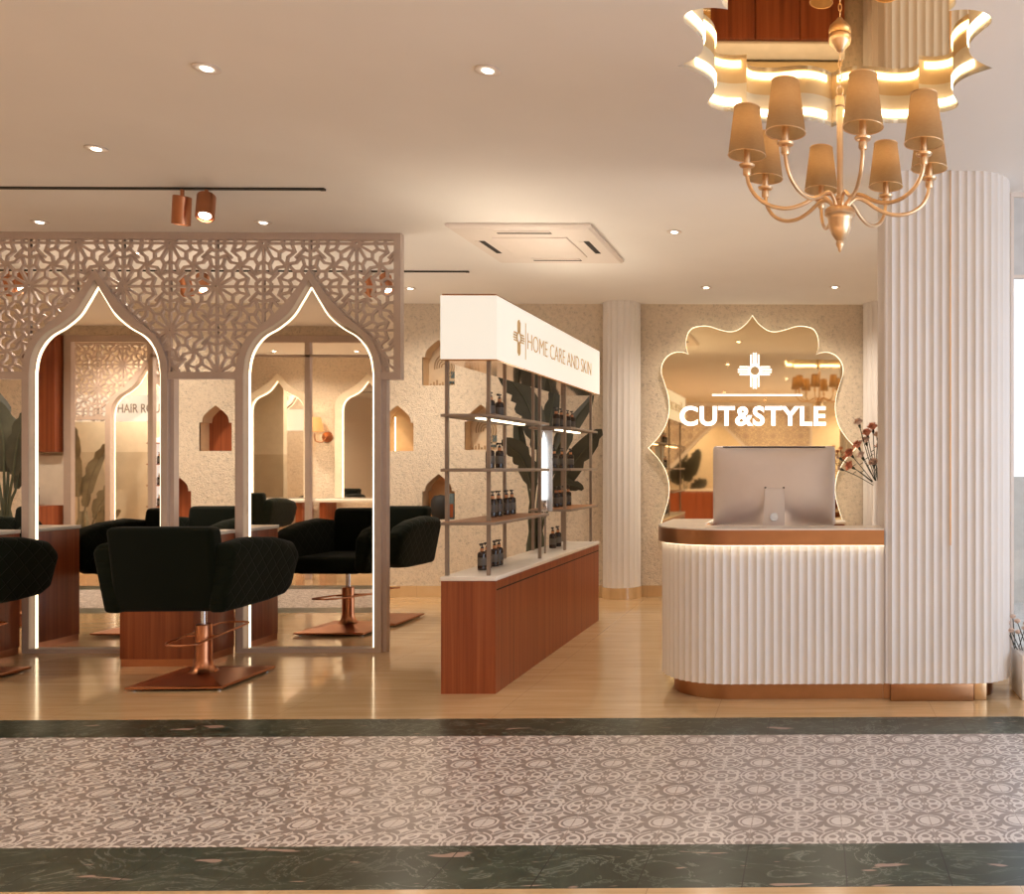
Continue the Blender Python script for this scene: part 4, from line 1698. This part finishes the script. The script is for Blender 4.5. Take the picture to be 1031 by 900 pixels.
# ------------------------------------------------------------------ right edge: planter and shop-front glazing
WY = 5.55
mb = MB()
mb.box(1.235, 1.255, WY, WY + 0.05, 0, CEIL).box(3.0, 3.05, WY, WY + 0.05, 0, CEIL).box(1.255, XR, WY, WY + 0.05, CEIL - 0.03, CEIL).box(1.255, XR, WY, WY + 0.05, 0, 0.06)
zt_ = P(1026, 278, WY).z
mb.box(1.255, XR, WY + 0.005, WY + 0.045, zt_ - 0.01, zt_ + 0.01)
w1 = struct(mb.build('window_1', 'white_plastic'))
MB().box(1.255, XR, WY + 0.02, WY + 0.03, 0.06, zt_ - 0.01).build('pane', 'clear_glass', w1)
MB().box(1.255, XR, WY + 0.02, WY + 0.03, zt_ + 0.01, CEIL - 0.03).build('transom', 'frosted', w1)
mb = MB()
for yy in (-4.5, -2.0, 0.5, 3.0, 5.5):
    mb.box(XR + 0.02, XR + 0.08, yy - 0.03, yy + 0.03, 0.12, 2.9)
w2 = struct(mb.build('window_2', 'white_plastic'))
MB().box(XR + 0.045, XR + 0.055, YF, 5.6, 0.12, 2.9).build('pane', 'clear_glass', w2)
struct(MB().box(XR + 0.1, 30, -20, 30, -0.06, -0.01).box(1.36, XR + 0.1, 5.63, 30, -0.06, -0.01).build('pavement', 'pavement'))
struct(MB().box(1.5, 12, 9.0, 9.3, -0.01, 1.26).build('outside_wall', 'pavement'))
# inside partition between the glazed bay and the mirror wall
struct(MB().box(1.25, 1.35, WY + 0.6, Y_BACK, 0, CEIL).build('wall_side', 'stucco'))

t = thing('planter', 'low white planter box with dried flowers right of the column', 'planter', (1.215, 5.17, 0))
mb = MB()
mb.box(0, 0.5, 0, 0.28, 0, 0.262)
mb.build('box', 'planter_white', t, bevel=0.006)
mb, mf = MB(), MB()
rnd = random.Random(3)
for k in range(60):
    x, y = rnd.uniform(0.0, 0.45), rnd.uniform(0.03, 0.25)
    tip = Vector((x + rnd.uniform(-0.07, 0.05), y + rnd.uniform(-0.04, 0.04), 0.262 + rnd.uniform(0.06, 0.2)))
    mb.tube([(x, y, 0.25), tip], 0.003, 4)
    mf.lathe([(0.002, -0.010), (0.018, -0.002), (0.020, 0.010), (0.006, 0.018)], tip, 7)
mb.build('stems', 'leaf', t)
mf.build('dried_heads', 'petal_pale', t)

# ------------------------------------------------------------------ the other wing, seen in the arched mirrors
FY = 2.27                      # shop-front line left of the viewer
mir = 2 * (ARCH_Y + 0.012)


def M_(px, py, Y):
    """place at depth Y that the arched mirrors show at this pixel"""
    p = P(px, py, mir - Y)
    return Vector((p.x, Y, p.z))


j0, j1, j2 = M_(68, 400, FY).x, M_(155, 400, FY).x, M_(312, 400, FY).x
ztf = M_(200, 345, FY).z
mb = MB()
mb.box(j0, j0 + 0.09, FY, FY + 0.06, 0, ztf)
for j in (j1, j2):
    mb.box(j - 0.03, j + 0.03, FY, FY + 0.06, 0, ztf)
mb.box(j0, -5.0, FY, FY + 0.06, ztf - 0.0, ztf + 0.08)
mb.box(j1, -5.0, FY, FY + 0.06, ztf - 0.18, ztf - 0.15)
struct(mb.build('window_3', 'screen_paint'))
struct(MB().box(XL, j0, FY - 0.08, FY, 0, CEIL).box(j0, -5.0, FY - 0.02, FY + 0.04, ztf + 0.08, CEIL).build('wall_wing', 'stucco'))
# wall cupboard, splash-back and counter
t = thing('wall_cupboard', 'tall red-brown wall cupboard seen in the farther arched mirror', 'cupboard', (j0 - 0.02, FY, 0))
MB().box(-0.75, 0.0, 0.001, 0.16, M_(45, 455, FY + 0.1).z, 2.95).build('cupboard_body', 'wood', t, bevel=0.003)
t = thing('back_counter', 'pale stone counter under the wall cupboard seen in the mirror', 'counter', (j0 - 0.02, FY, 0))
MB().box(-0.75, 0.0, 0.001, 0.02, 0.9, 1.5).build('splash_back', 'stone_white', t)
MB().box(-0.75, 0.0, 0.021, 0.45, 0.0, 0.9).build('counter_body', 'wood', t)
for k, px in enumerate((34, 44)):
    p = M_(px, 500, FY + 0.2)
    dup(proto, (p.x - 0.1, FY + 0.2, 0.901), 0.3, ['dark pump bottle by the light strip in the farther arched mirror', 'dark pump bottle farther from the light strip in the farther arched mirror'][k], 'pump bottles seen in the arched mirror', 1.25)

# wing lattice with an open arch and a lit sign
LY = 1.0
axw = M_(150, 400, LY).x
t = thing('lattice_screen', 'carved lattice screen of the other wing, seen in the farther arched mirror', 'screen', (0, LY, 0))
wp = [(axw + x, z) for x, z in full(OUTER)]
mb = lattice_mesh(lattice_segments(axw - 1.3, axw + 0.75, SZ0, SZ1, axw - 0.34, SZ1 - 0.32), (axw - 1.3, axw + 0.75, SZ0, SZ1), [wp], 0.0, 0.024, 0.0215)
mb.box(axw - 1.3, axw + 0.75, -0.01, 0.04, SZ1 - 0.05, SZ1)
mb.box(axw - 1.3, axw - 71 * S_, -0.01, 0.04, SZ0, SZ0 + 0.05)
mb.build('lattice', 'screen_paint', t)
make_arch('open lit pointed arch of the other wing, seen in the farther arched mirror', (axw, LY, 0), False, 'arches of the other wing')
wl, wr = M_(60, 410, 0.8), M_(185, 410, 0.8)
t = thing('lit_sign', 'cream lit sign board with brown capitals seen in the farther arched mirror', 'sign', (0, 0.78, 0))
z0, z1 = M_(100, 424, 0.8).z, M_(100, 397.5, 0.8).z
MB().box(wl.x, wr.x, -0.1, 0.0, z0, z1).build('board', 'sign_lit', t)
h0 = M_(117.5, 415.5, 0.8)
h1 = M_(180, 406.5, 0.8)
letters('lettering', 'HAIR ROUTINE', (h0.x, 0.0, h0.z), (h1.x - h0.x, 0, 0), (0, 0, h1.z - h0.z), (0, 0.004, 0), 'sign_ink', t, 0.0)
# wall behind the wing screen with a leafy plant in front
struct(MB().box(XL, axw + 0.12, 0.3, 0.4, 0, M_(100, 455, 0.4).z).build('wall_mural', 'mural_beige'))
struct(MB().box(XL, axw + 0.12, 0.3, 0.4, M_(100, 455, 0.4).z, CEIL).build('wall_wing_upper', 'pale_wall'))
q = M_(84, 560, 0.66)
foot = (q.x, 0.66, 0)
banana('banana_plant', 'muted leafy plant against a beige wall, seen in the farther arched mirror', foot, [
    (leaf_pts(foot, M_, px_, 0.66, dy), w, l) for px_, dy, w, l in (
        ([(82, 545), (86, 510), (92, 480), (108, 446)], 0.05, 0.14, 0.3),
        ([(86, 548), (95, 522), (104, 502), (116, 487)], 0.08, 0.13, 0.3),
        ([(88, 552), (100, 535), (110, 522), (122, 514)], 0.1, 0.09, 0.3),
        ([(80, 545), (79, 500), (77, 465), (76, 430)], 0.02, 0.13, 0.3),
        ([(90, 555), (104, 548), (114, 545), (124, 548)], 0.12, 0.08, 0.3),
        ([(85, 550), (96, 540), (104, 520), (106, 508)], 0.1, 0.07, -0.3))], ('leaf_muted', 'leaf_muted', 'pot_brown'), 0.5)
# lit bottle shelf
q0, q1 = M_(142.5, 440, 0.7), M_(160, 511, 0.7)
t = thing('bottle_shelf', 'white lit wall shelf of small bottles seen in the farther arched mirror', 'shelf', (q0.x, 0.46, q1.z))
w, h = q1.x - q0.x, q0.z - q1.z
MB().box(0, w, -0.05, 0.0, 0, h).build('lit_back', 'shelf_lit', t)
for k in range(4):
    MB().box(-0.01, w + 0.01, 0.001, 0.14, h * k / 3.3, h * k / 3.3 + 0.015).build('board', 'wood', t)
for k in range(3):
    for r in range(3):
        dup(proto, (q0.x + w * (0.2 + 0.3 * r), 0.53, q1.z + h * k / 3.3 + 0.016), 0.0, f'small dark bottle, {["bottom", "middle", "top"][k]} row of the lit wall shelf seen in the mirror',
            'bottles on the lit wall shelf', 0.95)

# wing wall with two arched mirrors, a console and a sconce, seen in the nearer arched mirror
WYW = -0.8
wx0, wx1 = M_(235, 400, WYW).x, M_(395, 400, WYW).x
struct(MB().box(wx0 - 1.0, wx1 + 0.6, WYW - 0.12, WYW, 0, CEIL).build('wall_stations', 'stucco'))
hz = M_(280, 501, WYW).z
sc = 0.70
for k, px in enumerate((281, 372)):
    p = M_(px, 450, WYW)
    t = thing('arched_mirror', ['small pointed wall mirror left of the sconce, seen in the nearer arched mirror', 'small pointed wall mirror right of the sconce, seen in the nearer arched mirror'][k], 'mirror', (p.x, WYW + 0.001, hz), 0, 'arched mirrors of the other wing')
    o_ = [(x * 0.98, z * 0.69) for x, z in full(OUTER)]
    i_ = [(x * 0.86, z * 0.67) for x, z in full(INNER)]
    MB().band_y(o_, i_, 0.0, 0.05).build('frame', 'pale_wall', t)
    MB().prism_y(i_, 0.0, 0.012).build('glass', 'mirror', t)
    MB().band_y(i_, [(x * 0.965, z * 0.993) for x, z in i_], 0.014, 0.022).build('led_strip', 'led_line', t)
p = M_(281, 502, WYW)
for k, px in enumerate((281, 372)):
    p = M_(px, 502, WYW)
    t = thing('console_table', ['white-topped wall console left of the sconce, seen in the nearer mirror', 'white-topped wall console right of the sconce, seen in the nearer mirror'][k], 'table', (p.x, WYW, 0), 0, 'consoles of the other wing')
    MB().box(-0.62, 0.62, 0.055, 0.42, hz - 0.06, hz - 0.01).build('top', 'stone_white', t, bevel=0.005)
    for sx in (-1, 1):
        MB().box(sx * 0.52 - 0.05, sx * 0.52 + 0.05, 0.08, 0.38, 0.0, hz - 0.06).build('leg', 'wood', t)
p = M_(262, 540, 0.1)
dup(ch, (p.x, 0.2, 0), radians(175), 'dark salon chair at the wall console, seen in the nearer arched mirror')
p = M_(326, 440, WYW)
t = thing('wall_sconce', 'copper wall sconce with pleated tan shade, seen in the nearer arched mirror', 'wall lamp', (p.x, WYW, p.z))
MB().lathe([(0.0, 0.0), (0.085, 0.0), (0.08, 0.02), (0.03, 0.03), (0.0, 0.032)], (0.06, 0.0005, 0), 20, (0, 1, 0)).build('wall_plate', 'copper_dark', t)
MB().tube(crom([(0.06, 0.03, 0), (0.03, 0.1, -0.08), (-0.05, 0.14, -0.06), (-0.06, 0.15, 0.05)], 5), 0.010, 8).build('arm', 'copper_dark', t)
mb = MB()
mb.loft([[Vector((-0.06 + r * cos(2 * pi * q / 24), 0.16 + r * sin(2 * pi * q / 24), z)) for q in range(24)] for r, z in ((0.13, 0.08), (0.09, 0.30))], cap=False)
mb.build('lamp_shade', 'shade_fabric', t)
l = bpy.data.lights.new('shade_light', 'POINT')
l.energy = 6.0
l.color = (1.0, 0.72, 0.42)
lo = bpy.data.objects.new('shade_light', l)
lo.location = (p.x - 0.06, WYW + 0.16, p.z + 0.2)
COL.objects.link(lo)

# ------------------------------------------------------------------ facade behind the viewer, seen in the lobed mirror
GY = -3.3
mg = 2 * MY


def G_(px, py, Y):
    p = P(px, py, mg - Y)
    return Vector((p.x, Y, p.z))


apx = G_(723, 429, GY)
half = [(1.75, 0.0), (1.75, 0.7), (1.55, 1.0), (1.25, 1.22), (0.85, 1.6), (0.4, 2.08), (0.12, 2.34), (0.0, apx.z)]
hc = [tuple(p) for p in crom([Vector(p) for p in half], 4)]
big = [(apx.x + x, z) for x, z in full(hc)]
bigo = [(apx.x + x * 1.045, z + (0.08 if z > 0.5 else 0)) for x, z in full(hc)]
gx0, gx1 = -5.2, G_(815, 450, GY).x
gz1 = G_(750, 409, GY).z
t = thing('lattice_screen', 'carved lattice screen with wide pointed opening, seen in the lobed gold mirror', 'screen', (0, GY, 0))
mb = lattice_mesh(lattice_segments(gx0, gx1, 0.9, gz1, apx.x, gz1 - 0.1), (gx0, gx1, 0.9, gz1), [bigo], 0.0, 0.03, 0.028)
mb.build('lattice', 'screen_paint', t)
mb = MB()
mb.band_y(bigo, big, -0.02, 0.06)
mb.box(gx0, gx1 + 0.06, -0.02, 0.06, gz1, gz1 + 0.08).box(gx1, gx1 + 0.06, -0.02, 0.06, 0.0, gz1)
mb.build('border', 'flute_white', t)
t = thing('wall_counter', 'long red-brown counter below the far lattice, seen in the lobed gold mirror', 'counter', (apx.x - 0.2, -3.0, 0))
MB().box(-1.8, 1.6, 0.0, 0.45, 0.0, 0.80).build('counter_body', 'wood', t)
MB().box(-1.82, 1.62, -0.02, 0.47, 0.80, 0.84).build('top', 'stone_white', t)
q = G_(690, 480, -3.9)
foot = (q.x, -3.9, 0)
banana('banana_plant', 'leafy plant behind the far lattice, seen in the lobed gold mirror', foot, [
    (leaf_pts(foot, G_, px_, -3.9, dy), w, l) for px_, dy, w, l in (
        ([(690, 505), (692, 485), (697, 470), (704, 452)], 0.1, 0.2, 0.3),
        ([(689, 505), (684, 488), (680, 478), (672, 470)], 0.1, 0.2, 0.3),
        ([(691, 505), (697, 495), (704, 488), (712, 484)], 0.1, 0.18, 0.3),
        ([(690, 503), (688, 480), (686, 465), (690, 450)], 0.1, 0.18, 0.3))], ('leaf', 'stem', 'pot_brown'), 0.6)
